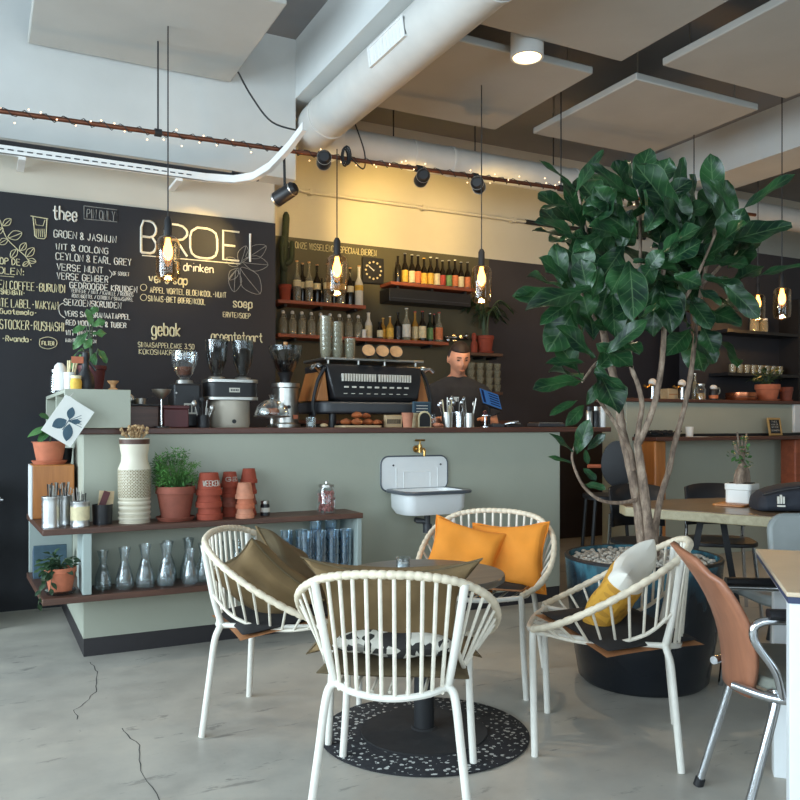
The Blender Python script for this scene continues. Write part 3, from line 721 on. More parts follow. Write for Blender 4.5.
def foliage(t, n, c, rad, Lr, wr, m, stem=None, base=(0, 0, 0), shape='oval', droop=.3, up=.3, seed=1):
    rnd = random.Random(seed); mb = MB(); st = MB()
    for i in range(n):
        while True:
            q = Vector((rnd.uniform(-1, 1), rnd.uniform(-1, 1), rnd.uniform(-1, 1)))
            if .15 < q.length < 1: break
        p = Vector(c) + Vector((q.x*rad[0], q.y*rad[1], q.z*rad[2]))
        d = Vector((q.x, q.y, q.z*.4 + up)); d += Vector((rnd.uniform(-.5, .5), rnd.uniform(-.5, .5), rnd.uniform(-.5, .3))); d.normalize()
        L = rnd.uniform(*Lr); w = L*rnd.uniform(*wr)
        mb.leaf(p, p + d*L, (rnd.uniform(-.3, .3), rnd.uniform(-.6, 0), 1), w, droop, .04, .15, shape, 5, 4)
        if stem and i % 2 == 0:
            b = Vector(base); mid = b.lerp(p, .5) + Vector((0, 0, .02)); st.tube(spline([b, mid, p], 3), .0022, 4)
    if stem and st.v: st.build('stem', stem, t)
    mb.build('foliage', m, t); return t
def X_at(x, Y): return W(x, 425, Y=Y).x
def put(x, Y, z): return (X_at(x, Y), Y, z)
U = .6705; LO_Z = .3525; UY = 4.2
# wooden crate box at the end of the upper shelf + pot
wb = thing('wooden_box', 'orange varnished wooden box standing at the outer end of the upper shelf', 'box', (.335, 4.66, U))
bx(-.1, .1, -.1, .14, 0, .275).build('case', M['orange_wood'], wb, .006); bx(-.108, -.1, -.1, .14, 0, .272).build('side_panel', M['white'], wb)
t = pot('potted_sapling', .088, .115, M['terra'], 'terracotta pot with a small sapling on the orange wooden box', 'potted plant', (.322, 4.66, U+.2755), M['terra'], rim=.0)
st = MB().tube(spline([(0, 0, .1), (.01, -.01, .17), (.0, -.01, .24)], 5), .004, 6); st.build('stem', M['leaf_dark'], t)
lv = MB()
for b, e, w in (((0, -.01, .2), (-.11, -.03, .15), .05), ((0, -.01, .24), (-.05, -.03, .26), .055), ((0, -.01, .18), (-.06, -.05, .115), .05), ((0, 0, .23), (.05, .02, .22), .05)): lv.leaf(b, e, (-.2, -.6, .8), w, .1, .03, .1, 'oval', 6, 4)
lv.build('foliage', M['leaf'], t)
lath('dark_cup', [(0, 0), (.03, 0), (.038, .08), (.034, .08), (.028, .01), (0, .01)], M['black'], 'small dark cup beside the sapling pot on the wooden box', 'cup', (.408, 4.765, U+.2755))
# cutlery tins
def tin(x, Y, r, hgt, label, cutl, n=28, band=None, seed=3):
    t = thing('cutlery_tin', label, 'tin', put(x, Y, U), 0, 'cutlery tins on the upper shelf'); pf = [(0, 0), (r, 0)]
    for i in range(11):
        z = hgt*(.08 + .84*i/10); pf.append((r*(.955 if i % 2 else 1.0), z))
    pf += [(r*1.02, hgt*.97), (r*1.02, hgt), (r*.94, hgt), (r*.93, .01), (0, .01)]
    MB().lathe(pf, n=n).build('can', M['tin'], t)
    if band: MB().lathe([(r*1.025, hgt*.25), (r*1.025, hgt*.8)], n=n).build('label', band, t)
    rnd = random.Random(seed)
    for i in range(cutl):
        a = rnd.uniform(0, 6.28); rr = rnd.uniform(.1, .6)*r; p = Vector((rr*cos(a), rr*sin(a), .012)); e = Vector((rr*1.2*cos(a) + rnd.uniform(-.02, .02), rr*1.2*sin(a), hgt + rnd.uniform(.03, .065)))
        nm, mm = (('fork', M['steel']) if rnd.random() < .55 else ('knife', M['black']))
        mb = MB().tube([p, p.lerp(e, .75), e], [.0028, .0035, .006], 6, flat=.5); mb.build(nm, mm, t)
    return t
tin(51, 4.17, .041, .145, 'ribbed silver can of steel cutlery, nearest the shelf corner', 18, seed=3)
tin(64, 4.26, .039, .14, 'ribbed silver can of black handled cutlery behind the front two cans', 20, seed=5)
tin(80, 4.16, .043, .118, 'shorter silver can with a cream label, beside the dark card holder', 13, band=M['lab_cream'], seed=8)
t = thing('card_holder', 'small dark tub holding pale wooden cards on the upper shelf', 'card holder', put(102.5, 4.2, U))
MB().lathe([(0, 0), (.044, 0), (.048, .095), (.043, .095), (.04, .01), (0, .01)], n=20).build('tub', M['black'], t)
MB().box(-.03, .04, .0, .006, .02, .16, Matrix.Rotation(.1, 4, 'Y')).build('card', M['pale_wood'], t); MB().box(-.05, -.02, -.02, -.012, .03, .155, Matrix.Rotation(.35, 4, 'Y')).build('card', M['darkred'], t)
# tall vase
vz = thing('stoneware_vase', 'tall cream patterned stoneware vase with dried flowers on the upper shelf', 'vase', put(134.5, 4.2, U))
pf = [(0, 0), (.076, 0)]
for i in range(9): pf.append((.079 if i % 2 else .073, .012 + .0125*i))
pf += [(.078, .125), (.079, .262), (.074, .275), (.064, .3), (.062, .33), (.068, .36), (.071, .385), (.071, .415), (.063, .415), (.06, .37), (0, .34)]
MB().lathe(pf, n=36).build('body', M['vase'], vz); MB().lathe([(.0715, .386), (.0725, .41)], n=36).build('rim_band', M['shelf_wood'], vz)
dm = MB(); rnd = random.Random(4)
for i in range(60):
    a = rnd.uniform(0, 6.28); rr = rnd.uniform(0, .065); p = Vector((rr*.5*cos(a), rr*.5*sin(a), .4)); e = Vector((rr*cos(a)*1.1, rr*sin(a)*1.1, .425 + rnd.uniform(0, .05)))
    dm.tube([p, e], .0016, 4); dm.ell(e, rnd.uniform(.005, .010), 6, 4)
dm.build('dried_flowers', M['dried'], vz)
# fern pot
t = pot('potted_fern', .098, .172, M['terra_dark'], 'big dark terracotta pot with feathery green fern between vase and stacked pots', 'potted plant', put(175.5, 4.2, U), M['terra_dark'], rim=.22)
fm = MB(); st = MB(); rnd = random.Random(11)
for i in range(190):
    a = rnd.uniform(0, 6.28); q = rnd.uniform(.1, 1)**.6; hz = rnd.uniform(.1, 1)
    e = Vector((.15*q*cos(a) - .015, .09*q*sin(a)*.9, .16 + .225*hz*(1.05-q*.55)))
    e.x = max(-.085, min(.1, e.x)); b = Vector((.04*q*cos(a), .04*q*sin(a), .15)); st.tube(spline([b, b.lerp(e, .6) + Vector((0, 0, .03)), e], 3), .0012, 3)
    for k in range(9):
        d = Vector((rnd.uniform(-1, 1), rnd.uniform(-1, 1), rnd.uniform(-.6, 1))).normalized(); p = e + d*rnd.uniform(0, .02); fm.leaf(p, p + d*rnd.uniform(.012, .026), (rnd.uniform(-1, 1), -.5, 1), .006, .2, 0, 0, 'oval', 2, 2)
st.build('stem', M['leaf_fern'], t); fm.build('foliage', M['leaf_fern'], t)
# stacked terracotta pots (each pot upside down, nested)
def potstack(x, Y, r, n, zstep, label, mm, word=None, base=U, seed=0):
    rnd = random.Random(seed); X, YY, Z = put(x, Y, base)
    nm = ['lowest', 'second', 'third', 'topmost', 'topmost']
    for i in range(n):
        top = i == n - 1; rr = r*rnd.uniform(.995, 1.005); hgt = rr*1.7
        pos = 'topmost' if top else ('lowest' if i == 0 else ORD[i] + ' from the shelf')
        o = thing('terracotta_pot', 'upside-down terracotta pot, %s in the %s' % (pos, label), 'flower pot', (X + rnd.uniform(-.003, .003), YY, Z + i*zstep), 0, 'upside-down pots stacked on the upper shelf')
        MB().lathe([(rr*.9, 0), (rr, 0), (rr, rr*.42), (rr*.92, rr*.45), (rr*.7, hgt), (rr*.16, hgt), (rr*.15, hgt-.006), (rr*.64, hgt-.008), (rr*.86, .004)], n=26).build('pot', mm[i % len(mm)], o)
        if top and word:
            lt = MB(); st_, w = strokes(word)
            for plx in st_:
                q = [(px / w * 1.5 - .75, pz / 6) for px, pz in plx]
                lt.tube([(rr*.90*sin(a), -rr*.90*cos(a), hgt*.42 + zz*rr*.42) for a, zz in q], .0018, 4)
            lt.build('chalk_lettering', M['chalk'], o)
potstack(209, 4.17, .066, 3, .062, 'widest stack with chalk writing', [M['terra_red'], M['terra_red'], M['terra_red']], 'WEEKEN', seed=1)
potstack(230, 4.25, .047, 4, .051, 'middle narrow stack', [M['terra_red'], M['terra_dark'], M['terra_red'], M['terra_red']], 'GE', seed=2)
potstack(245, 4.14, .048, 3, .05, 'front pale stack', [M['terra_pale'], M['terra'], M['terra_pale']], seed=3)
potstack(248.5, 4.257, .045, 4, .057, 'tall stack behind the pale one', [M['terra_red'], M['terra_dark'], M['terra_red'], M['terra_red']], seed=4)
t = thing('spice_jar', 'small black jar with pale lid beside the stacked pots', 'jar', put(265, 4.2, U)); MB().lathe([(0, 0), (.024, 0), (.024, .055), (.02, .062), (0, .062)], n=18).build('jar', M['black'], t); MB().lathe([(0, .062), (.022, .062), (.022, .078), (0, .078)], n=18).build('lid', M['steel'], t); MB().lathe([(.0245, .018), (.0245, .042)], n=18).build('label', M['lab_white'], t)
t = thing('sweet_jar', 'glass jar of pink and white sweets with steel lid on the shelf', 'jar', put(326.5, 4.2, U)); MB().lathe([(0, 0), (.05, 0), (.052, .01), (.052, .115), (.04, .135), (.04, .14)], n=26).build('jar', M['glass'], t); MB().lathe([(0, .138), (.043, .138), (.043, .152), (.01, .158), (.008, .17), (0, .17)], n=24).build('lid', M['steel'], t)
sw = MB(); rnd = random.Random(5)
for i in range(150):
    a = rnd.uniform(0, 6.28); rr = .043*sqrt(rnd.random()); sw.ell((rr*cos(a), rr*sin(a), .01 + .105*rnd.random()), .0075, 6, 4)
o = sw.build('sweets', mat('pink sweets', (188, 112, 104), .5, 0, .5, 90), t); o['kind'] = 'stuff'
# lower shelf: ivy pot, blue books, carafes, tumblers
t = pot('potted_ivy', .072, .125, M['terra'], 'terracotta pot of trailing ivy on the outer end of the lower shelf', 'potted plant', put(60.5, 4.19, LO_Z), M['glass_smoke'], rim=.2)
foliage(t, 75, (-.02, -.01, .14), (.08, .06, .055), (.022, .042), (.6, .8), M['leaf_dark'], M['leaf_dark'], (0, 0, .12), 'oval', .4, .1, 3)
mb = MB(); rnd = random.Random(9)
for x0, zz in ((-.1, -.03), (-.08, .06), (-.05, .02)):
    P = spline([(0, 0, .13), (x0*.6, -.05, .14), (x0, -.06, zz)], 5); mb.tube(P, .002, 4)
    for p in P[3:]: mb.leaf(p, p + Vector((rnd.uniform(-.03, .03), -.02, rnd.uniform(-.03, .01))), (0, -.6, 1), .022, .3, .03, .1, 'oval', 4, 4)
mb.build('trailing_vine', M['leaf_dark'], t)
for i in range(4):
    o = tag(bx(0, .16, 0, .019, 0, .17-.012*i).build('menu_folder', M['blue_edge'] if i % 2 else M['ink'], None, .002, loc=(.245, 4.64+.028*i, LO_Z)), 'blue folder standing on the lower shelf end, %s from the front' % ORD[i], 'folder', 'blue folders on the lower shelf')
CAR = None
def carafe(x, Y, s, label):
    global CAR
    if CAR is None:
        CAR = thing('glass_carafe', '', 'carafe'); MB().lathe([(0, .002), (.042, .002), (.046, .01), (.042, .06), (.026, .115), (.0175, .14), (.023, .17), (.031, .205), (.029, .205), (.021, .17), (.016, .14), (.0245, .112), (.04, .06), (.043, .014), (0, .01)], n=28).build('carafe_body', M['glass'], CAR); o = CAR
    else: o = copy_tree(CAR)
    o.location = put(x, Y, LO_Z); o.scale = (s, s, s); tag(o, label, 'carafe', 'glass carafes on the lower shelf')
for i, (x, Y, s) in enumerate(((103, 4.2, .92), (124.5, 4.17, .98), (145, 4.17, 1.02), (166, 4.16, 1.02), (190, 4.15, .86), (203.5, 4.19, .95))):
    carafe(x, Y, s, 'clear glass carafe in the front row of the lower shelf, %s from the ivy pot' % ORD[i])
carafe(168, 4.278, 1.0, 'clear glass carafe standing behind the fourth front carafe'); carafe(188.5, 4.278, 1.04, 'tallest clear glass carafe, standing behind the short one')
for i, x in enumerate((219, 237, 255)): carafe(x, 4.22, .95, 'clear glass carafe seen through the bars of the chair by the shelf, %s in turn' % ORD[i])
TUM = None
def tumbler(X, Y, z, label):
    global TUM
    if TUM is None:
        TUM = thing('glass_tumbler', '', 'glass'); MB().lathe([(0, 0), (.028, 0), (.036, .095), (.034, .095), (.027, .008), (0, .008)], n=18).build('tumbler_body', M['glass_blue'], TUM); o = TUM
    else: o = copy_tree(TUM)
    o.location = (X, Y, z); tag(o, label, 'glass', 'stacked tumblers on the lower shelf')
stk = [(1.48, 4.245, 4), (1.56, 4.155, 4), (1.565, 4.245, 4), (1.64, 4.155, 4), (1.65, 4.25, 5), (1.715, 4.155, 4), (1.74, 4.25, 5), (1.79, 4.155, 4)]
for i, (x, Y, n) in enumerate(stk):
    for k in range(n):
        lv_ = 'on top' if k == n-1 else ('at the bottom' if k == 0 else ORD[k] + ' from the bottom')
        tumbler(x, Y, LO_Z + .043*k, 'blue tinted tumbler %s of the %s stack counted from the chair' % (lv_, ORD[i]))
# ------------------------------------------------------------------ enamel sink
sk = thing('wall_sink', 'white enamel wash sink with brass tap on the counter front', 'sink', (W(416, 490, Y=CY).x, CY, .772))
pw = .215; bk = rpoly(.455, .21, .05, 6); rot = Matrix.Rotation(radians(90), 4, 'X')
MB().prism(bk, 0, .014, Matrix.Translation((-.015, -.001, .09)) @ rot).build('splashback', M['enamel'], sk, .004)
e = [(x-.015, -.012, y+.09) for x, y in rpoly(.449, .204, .048, 6)]; MB().tube(e, .0055, 6, closed=True).build('splashback_rim', M['enamel_rim'], sk)
for dx in (-.16, .16): MB().cyl((dx, -.014, .14), (dx, -.019, .14), .006, n=10).build('screw', M['dark_grey'], sk)
mb = MB()
for a_, b_ in (((-.09, -.0155, .0), (-.09, -.0155, .1)), ((.09, -.0155, 0), (.09, -.0155, .1)), ((-.09, -.0155, .1), (.09, -.0155, .1)), ((-.14, -.0155, .0), (-.14, -.0155, .125)), ((.14, -.0155, 0), (.14, -.0155, .125))): mb.tube([a_, b_], .0028, 6)
mb.build('pressed_ridge', M['enamel'], sk)
# basin loft
mb = MB(); rings = []
def ring(w, d_, r, z, yo): return [Vector((x, y + yo, z)) for x, y in rpoly(w, d_, r, 5)]
prof = [(.40, .26, .06, -.015), (.395, .255, .06, -.10), (.36, .22, .07, -.135), (.2, .1, .04, -.14)]
inner = [(.2, .1, .04, -.125), (.34, .2, .07, -.12), (.375, .235, .06, -.09), (.385, .245, .06, .0)]
seq = [ring(w, d_, r, z, -.145) for w, d_, r, z in prof]; seq_in = [ring(w, d_, r, z, -.145) for w, d_, r, z in inner]
def loft(mb, seq, cap0=False, cap1=False):
    n = len(seq[0]); b = mb.add([p for r in seq for p in r], [(i*n+j, i*n+(j+1) % n, (i+1)*n+(j+1) % n, (i+1)*n+j) for i in range(len(seq)-1) for j in range(n)])
    if cap0: mb.f.append(tuple(b+j for j in range(n-1, -1, -1)))
    if cap1: mb.f.append(tuple(b+(len(seq)-1)*n+j for j in range(n)))
loft(mb, [seq[0]] + seq[1:], False, True); loft(mb, seq_in, True, False)
o = mb.build('basin', M['enamel'], sk)
mb = MB(); loft(mb, [ring(.40, .26, .06, -.02, -.147), ring(.455, .30, .07, -.014, -.158), ring(.462, .306, .07, -.002, -.158), ring(.45, .296, .07, .004, -.158), ring(.385, .245, .06, .002, -.145)]); mb.build('basin_rim', M['enamel_rim'], sk)
tp = MB().cyl((0, 0, .235), (0, -.075, .235), .009, n=12); tp.cyl((0, -.05, .215), (0, -.05, .262), .013, n=12); tp.tube(spline([(0, -.07, .235), (0, -.1, .234), (0, -.105, .21), (0, -.105, .195)], 4), .008, 10); tp.cyl((0, -.0, .235), (0, -.01, .235), .022, n=16)
tp.build('tap', M['brass'], sk); MB().cyl((0, -.05, .262), (0, -.05, .285), .005, n=8).tube([(-.032, -.05, .287), (.032, -.05, .287)], [.006, .006], 8).build('tap_handle', M['brass'], sk)
dp_ = MB().cyl((.0, -.14, -.14), (0, -.14, -.2), .018, n=14); dp_.cyl((0, -.14, -.2), (0, -.14, -.25), .027, n=16); dp_.cyl((0, -.14, -.19), (0, -.001, -.19), .016, n=12); dp_.cyl((-.05, -.1, -.185), (0, -.14, -.185), .014, n=10); dp_.build('drain_trap', M['dark_grey'], sk)
bx(-.15, .15, -.012, -.001, -.09, -.03).build('wall_mount', M['enamel'], sk)
# ------------------------------------------------------------------ BACK BAR
SHF = 6.42
def shelf(x0, x1, y, label, m, th=.03, depth=.22):
    z = W(x0, y, Y=YB-depth).z; X0 = X_at(x0, YB-depth); X1 = X_at(x1, YB-depth)
    t = thing('wall_shelf', label, 'shelf', ((X0+X1)/2, YB, z)); L = (X1-X0)/2
    bx(-L, L, -depth, 0, -th, 0).build('shelf_board', m, t, .003)
    for q in (-.8, 0, .8): bx(q*L-.012, q*L+.012, -.18, 0, -th-.02, -th).build('bracket', M['black_metal'], t)
    return z
Z1 = shelf(278, 366, 299, 'upper reddish wall shelf with the white-labelled wine bottles', M['red_wood'])
Z2 = shelf(278, 449, 333, 'long lower reddish wall shelf with swing-top bottles and spirits', M['red_wood'])
Z3 = shelf(391, 476, 281, 'short high wall shelf holding a row of beer bottles', M['red_wood'])
Z4 = shelf(470, 503, 352, 'small shelf under the potted palm', M['shelf_wood'])
o = thing('extractor_box', 'long black box fixed to the wall under the beer shelf', 'box', ((X_at(386, YB-.2)+X_at(474, YB-.2))/2, YB, Z3-.172)); bx(-.42, .42, -.2, 0, 0, .118).build('casing', M['black'], o, .005); bx(-.40, .40, -.204, -.2, .03, .036).build('wall_mount', M['dark_grey'], o)
def bottle(x, Y, z, hgt, r, m, lab, cap, label, name='bottle', group=None, neck=.3, labz=(.12, .5), mid=None):
    t = thing(name, label, 'bottle', put(x, Y, z), random.uniform(0, 6), group); rn = r*neck
    MB().lathe([(0, 0), (r*.94, 0), (r, .008), (r, hgt*.52), (r*.85, hgt*.6), (rn*1.15, hgt*.72), (rn, hgt*.78), (rn, hgt*.955), (rn*1.2, hgt*.96), (rn*1.2, hgt*.985), (0, hgt*.985)], n=16).build('bottle_body', m, t)
    if lab: MB().lathe([(r*1.015, hgt*labz[0]), (r*1.015, hgt*labz[1])], n=16).build('label', lab, t)
    if cap: MB().lathe([(0, hgt*.985), (rn*1.25, hgt*.985), (rn*1.25, hgt*1.02), (0, hgt*1.02)], n=12).build('cap', cap, t)
    if mid: MB().lathe([(r*.9, hgt*.01), (r*.9, hgt*mid), (0, hgt*mid)], n=14).build('drink', M['liq_brown'], t)
    return t
# beer row on the high shelf
beer = [(398, 1.0, None, 'unlabelled'), (405, 1.1, M['lab_yellow'], 'yellow labelled'), (412, 1.08, M['lab_cream'], 'cream oval labelled'), (418, 1.08, M['lab_orange'], 'salmon labelled'), (424, 1.0, M['lab_yellow'], 'short yellow labelled'), (430.5, 1.06, M['lab_yellow'], 'broad yellow labelled'),
        (437, 1.06, M['lab_cream'], 'pale labelled'), (442.5, .98, M['lab_red'], 'red labelled'), (449, 1.02, M['lab_green'], 'green labelled'), (455, 1.06, M['lab_orange'], 'pinkish labelled'), (461, 1.0, M['lab_cream'], 'cream labelled'), (467.5, 1.02, M['lab_orange'], 'orange labelled')]
for i, (x, s, lb, w) in enumerate(beer):
    bottle(x, 6.5, Z3, .245*s, .029, M['glass_dark'], lb, None if i == 0 else (M['lab_yellow'] if i == 4 else M['steel']), '%s dark beer bottle on the high shelf, %s from the clock' % (w, ORD[i]), 'beer_bottle', 'beer bottles on the high wall shelf', .36, (.06, .45))
# wine / syrup bottles on shelf 1
for i, x in enumerate((297, 302.5, 309, 317, 327.5, 334, 341, 350)):
    bottle(x, 6.53 if i % 2 else 6.456, Z1, .33, .034, M['liq_clear'] if i % 2 == 0 else M['glass_dark'], M['lab_cream'], M['cork'], 'long-necked bottle with cream shoulder label on the upper shelf, %s from the cactus' % ORD[i], 'spirit_bottle', 'cream-labelled bottles on the upper shelf', .3, (.36, .52), .34)
bottle(359, 6.49, Z1, .345, .036, M['lab_white'], M['lab_yellow'], M['cork'], 'white bottle at the clock end of the upper shelf', 'spirit_bottle', None, .32, (.38, .52))
for i, x in enumerate((305.5, 321.5, 353.5)):
    bottle(x, 6.603, Z1, .24, .03, M['glass_dark'], None, None, 'short dark bottle in the back row of the upper shelf, %s from the cactus' % ORD[i], 'spirit_bottle', 'dark bottles at the back of the upper shelf')
# swing-top jars on shelf 2
for i in range(9):
    t = thing('swing_top_bottle', 'clear swing-top bottle on the lower shelf, %s from the blackboard end' % ORD[i], 'bottle', put(283 + i*9.4, 6.48, Z2), 0, 'swing-top bottles on the lower shelf')
    MB().lathe([(0, 0), (.036, 0), (.037, .01), (.037, .1), (.03, .125), (.015, .15), (.014, .17), (0, .17)], n=18).build('bottle_body', M['liq_clear'], t); MB().lathe([(0, .172), (.015, .172), (.015, .19), (.008, .198), (0, .198)], n=12).build('stopper', M['white_cer'], t)
    MB().tube([(.016, -.02, .165), (.02, -.03, .135), (-.02, -.03, .13), (-.016, -.02, .16)], .002, 5).build('wire_bail', M['steel'], t)
sp = [(368.5, .235, .034, M['lab_white'], M['lab_cream'], M['black'], 'pale ribbed bottle with black cap', .42), (380, .15, .027, M['glass_dark'], M['lab_cream'], None, 'small dark bottle with a white triangle label', .5), (383, .19, .03, M['liq_gold'], M['lab_yellow'], M['lab_yellow'], 'yellow liqueur bottle', .34),
      (390, .2, .032, M['liq_gold'], M['lab_yellow'], M['steel'], 'golden bottle with a clear neck', .3), (398, .25, .033, M['glass_dark'], M['dark_grey'], M['black'], 'dark bottle with a dull label', .32), (406.5, .28, .037, M['liq_clear'], M['lab_white'], M['lab_white'], 'tall clear bottle with a white label', .36),
      (415, .265, .033, M['liq_gold'], M['lab_cream'], M['lab_red'], 'cream labelled bottle with a red cap', .32), (422.5, .265, .034, M['glass_dark'], M['lab_cream'], M['lab_red'], 'dark bottle with cream label and red cap', .32), (430, .26, .03, M['glass_green'], M['lab_green'], M['steel'], 'green labelled bottle', .34), (434, .27, .03, M['glass_dark'], M['lab_red'], M['lab_red'], 'slim red capped bottle behind the pink one', .3), (439, .275, .036, M['liq_clear'], M['lab_orange'], M['lab_red'], 'pink labelled bottle with a red cap', .32)]
for i, (x, hg, r, m, lb, cp_, w, nk) in enumerate(sp):
    bottle(x, 6.6 if i == 9 else (6.46 if i % 2 else 6.52), Z2, hg, r, m, lb, cp_, w + ' among the spirits on the long lower shelf', 'spirit_bottle', 'spirits on the long lower shelf', nk, (.1, .5))
tag(MB().lathe([(0, 0), (.018, 0), (.02, .07), (0, .072)], n=14).build('salt_shaker', M['white'], None, loc=put(364, 6.43, Z2)), 'tiny white shaker beside the pale ribbed bottle', 'shaker')
# clock
q = W(372, 271, Y=YB); ck = thing('wall_clock', 'square black wall clock with pale dots for the hours', 'clock', q)
bx(-.105, .105, -.03, 0, -.115, .115).build('frame', M['black'], ck, .004); mb = MB()
for i in range(12):
    a = i*pi/6; mb.cyl((.075*sin(a), -.0301, .075*cos(a)), (.075*sin(a), -.034, .075*cos(a)), .0095, n=10)
mb.build('hour_dots', M['lab_cream'], ck)
MB().tube([(.0, -.036, 0), (-.045, -.036, .03)], .0035, 5).build('hour_hand', M['white'], ck); MB().tube([(0, -.038, 0), (-.06, -.038, .045)], .0025, 5).build('minute_hand', M['white'], ck); MB().cyl((0, -.03, 0), (0, -.04, 0), .006, n=10).build('hub', M['white'], ck)
# cactus in pot on shelf 1
t = pot('potted_cactus', .055, .13, M['terra_red'], 'tall column cactus in a red clay pot at the blackboard end of the shelf', 'potted plant', put(285, 6.48, Z1), rim=.22, taper=.75)
def cact(P, R, ribs=8):
    mb = MB(); mb.tube(spline(P, 4), R, 12); return mb
c = cact([(-.01, 0, .11), (-.01, 0, .3), (.0, 0, .5), (.01, 0, .68)], .03); c.ell((.01, 0, .68), (.03, .03, .06), 12, 6); c.build('stem', M['cactus'], t)
for dx, z0, z1 in ((.05, .3, .47), (-.035, .25, .5)): cact([(0, -.02, z0), (dx*.8, -.03, z0+.03), (dx, -.03, z0+.09), (dx, -.03, z1)], .022).ell((dx, -.03, z1), (.022, .022, .03), 10, 6).build('arm', M['cactus'], t)
lath('pepper_mill', [(0, 0), (.025, 0), (.02, .05), (.024, .09), (.02, .12), (0, .125)], M['black'], 'small black mill beside the cactus pot', 'mill', put(293.5, 6.605, Z1), None, 14)
# palm pot
t = pot('potted_palm', .085, .165, M['terra_red'], 'palm with arching leaves in a red clay pot on the small shelf', 'potted plant', put(485, 6.5, Z4), M['terra_red'], rim=.2, taper=.72)
lv = MB(); st = MB(); rnd = random.Random(21)
for i in range(11):
    a = rnd.uniform(0, 6.28); R = rnd.uniform(.16, .34); hz = rnd.uniform(.3, .52)
    P = spline([(.02*cos(a), .02*sin(a), .14), (.04*cos(a), .04*sin(a), .36), (R*.55*cos(a), .11*sin(a), hz+.02), (R*cos(a), .14*sin(a), hz-.06)], 6); st.tube(P, .004, 5)
    for k in range(8, len(P)):
        for sgn in (-1, 1):
            d = Vector((cos(a+sgn*1.0), sin(a+sgn*1.0)*.4, -.25)); lv.leaf(P[k], P[k] + d*.11, (0, 0, 1), .017, .25, .02, .1, 'oval', 4, 2)
st.build('stem', M['leaf_dark'], t); lv.build('foliage', M['leaf_dark'], t)
t = thing('clay_bottle', 'slim red clay bottle beside the palm pot', 'bottle', put(474, 6.48, Z4)); MB().lathe([(0, 0), (.03, 0), (.034, .05), (.03, .09), (.018, .11), (.024, .14), (.022, .17), (.012, .185), (0, .188)], n=18).build('bottle_body', M['terra_red'], t)
# tap machine glints behind the bartender, hanging glass stacks
t = thing('chrome_tap', 'small chrome tap fixture on the wall above the bartender', 'tap', W(454, 338, Y=6.6)); MB().cyl((0, .04, 0), (0, -.12, 0), .016, n=12).build('spout', M['chrome'], t); MB().tube([(-.12, -.03, 0), (.13, -.03, .0)], .014, 10).build('rail', M['chrome'], t); MB().ell((-.1, -.06, -.03), .025, 10, 6).build('knob', M['chrome'], t); MB().ell((.1, -.06, .02), .022, 10, 6).build('knob', M['chrome'], t); MB().cyl((0, 0, 0), (0, .04, 0), .03, n=14).build('wall_mount', M['chrome'], t)
bb = thing('back_counter', 'low dark counter running along the wall behind the bartender', 'counter', (1.9, YB-.5, 0)); bx(0, 2.42, 0, .495, 0, 1.16).build('cabinet', M['black'], bb, .004); bx(-.01, 2.44, -.02, .495, 1.16, 1.19).build('worktop', M['bar_wood'], bb, .003)
Z5 = shelf(466, 503, 391, 'small dark shelf holding columns of glasses behind the bartender', M['shelf_wood'], .03, .26)
for i, x in enumerate((471, 480, 489, 497)):
    zb = Z5
    for k in range(4):
        o = tag(MB().lathe([(0, 0), (.026, 0), (.037, .045), (.039, .064), (.036, .064), (.033, .045), (.024, .006), (0, .006)], n=14).build('upturned_glass', M['liq_clear'], None, loc=put(x, 6.4, zb + .0655*k)), 'stacked glass beside the bartender, %s of the %s column from the shoulder' % (('lowest', 'second lowest', 'third lowest', 'topmost')[k], ORD[i]), 'glass', 'glass columns behind the bartender')
# ================================================================== ON THE WORKTOP
WZ = WT + .0005
def pw_(x, Y): return put(x, Y, WZ)
# on the cubby box
BZ = TOPZ + .0005
t = pot('potted_vine', .075, .145, M['darkred'], 'dark red pot with lobed drooping leaves standing on the pale green box', 'potted plant', put(92, 4.72, BZ), rim=.15, taper=.7)
lv = MB(); st = MB()
for b, e, w in (((-.02, 0, .33), (-.1, -.02, .24), .07), ((-.03, 0, .36), (-.1, -.02, .33), .06), ((-.05, 0, .24), (-.11, -.03, .13), .06), ((.0, 0, .36), (.06, -.02, .4), .07), ((0, 0, .36), (-.02, -.02, .45), .06), ((0, 0, .32), (.07, -.02, .33), .07), ((0, 0, .3), (-.04, -.03, .24), .06), ((.02, 0, .22), (-.02, -.05, .12), .07), ((.03, 0, .24), (.08, -.02, .17), .06), ((-.02, 0, .42), (.03, 0, .47), .06)):
    lv.leaf(b, e, (.1, -.7, .5), w, .2, .12, .1, 'fig', 6, 6); st.tube(spline([(0, 0, .12), (b[0]*.5, b[1], b[2]*.75), b], 4), .0035, 5)
st.build('stem', M['leaf_dark'], t); lv.build('foliage', M['leaf'], t)
tag(MB().lathe([(0, 0), (.03, 0), (.031, .10), (.026, .125), (.012, .14), (0, .14)], n=18).build('white_bottle', M['white'], None, loc=put(60, 4.5, BZ)), 'white bottle on the pale green box, nearest the glass jar', 'bottle')
t = thing('straw_bundle', 'white cup of pale paper straws on the green box', 'cup', put(69.5, 4.45, BZ)); MB().lathe([(0, 0), (.024, 0), (.028, .09), (.025, .09), (.022, .006), (0, .006)], n=16).build('cup', M['white'], t)
for i in range(7): MB().cyl((.01*cos(i), .01*sin(i), .01), (.022*cos(i)+.015, .02*sin(i), .15), .004, n=6).build('straw', M['lab_cream'], t)
t = thing('glass_jar', 'clear glass jar at the outer edge of the pale green box', 'jar', put(57, 4.78, BZ)); MB().lathe([(0, 0), (.035, 0), (.036, .08), (.028, .1), (.028, .11)], n=18).build('jar', M['glass'], t); MB().lathe([(0, .11), (.03, .11), (.03, .122), (0, .122)], n=18).build('lid', M['steel'], t)
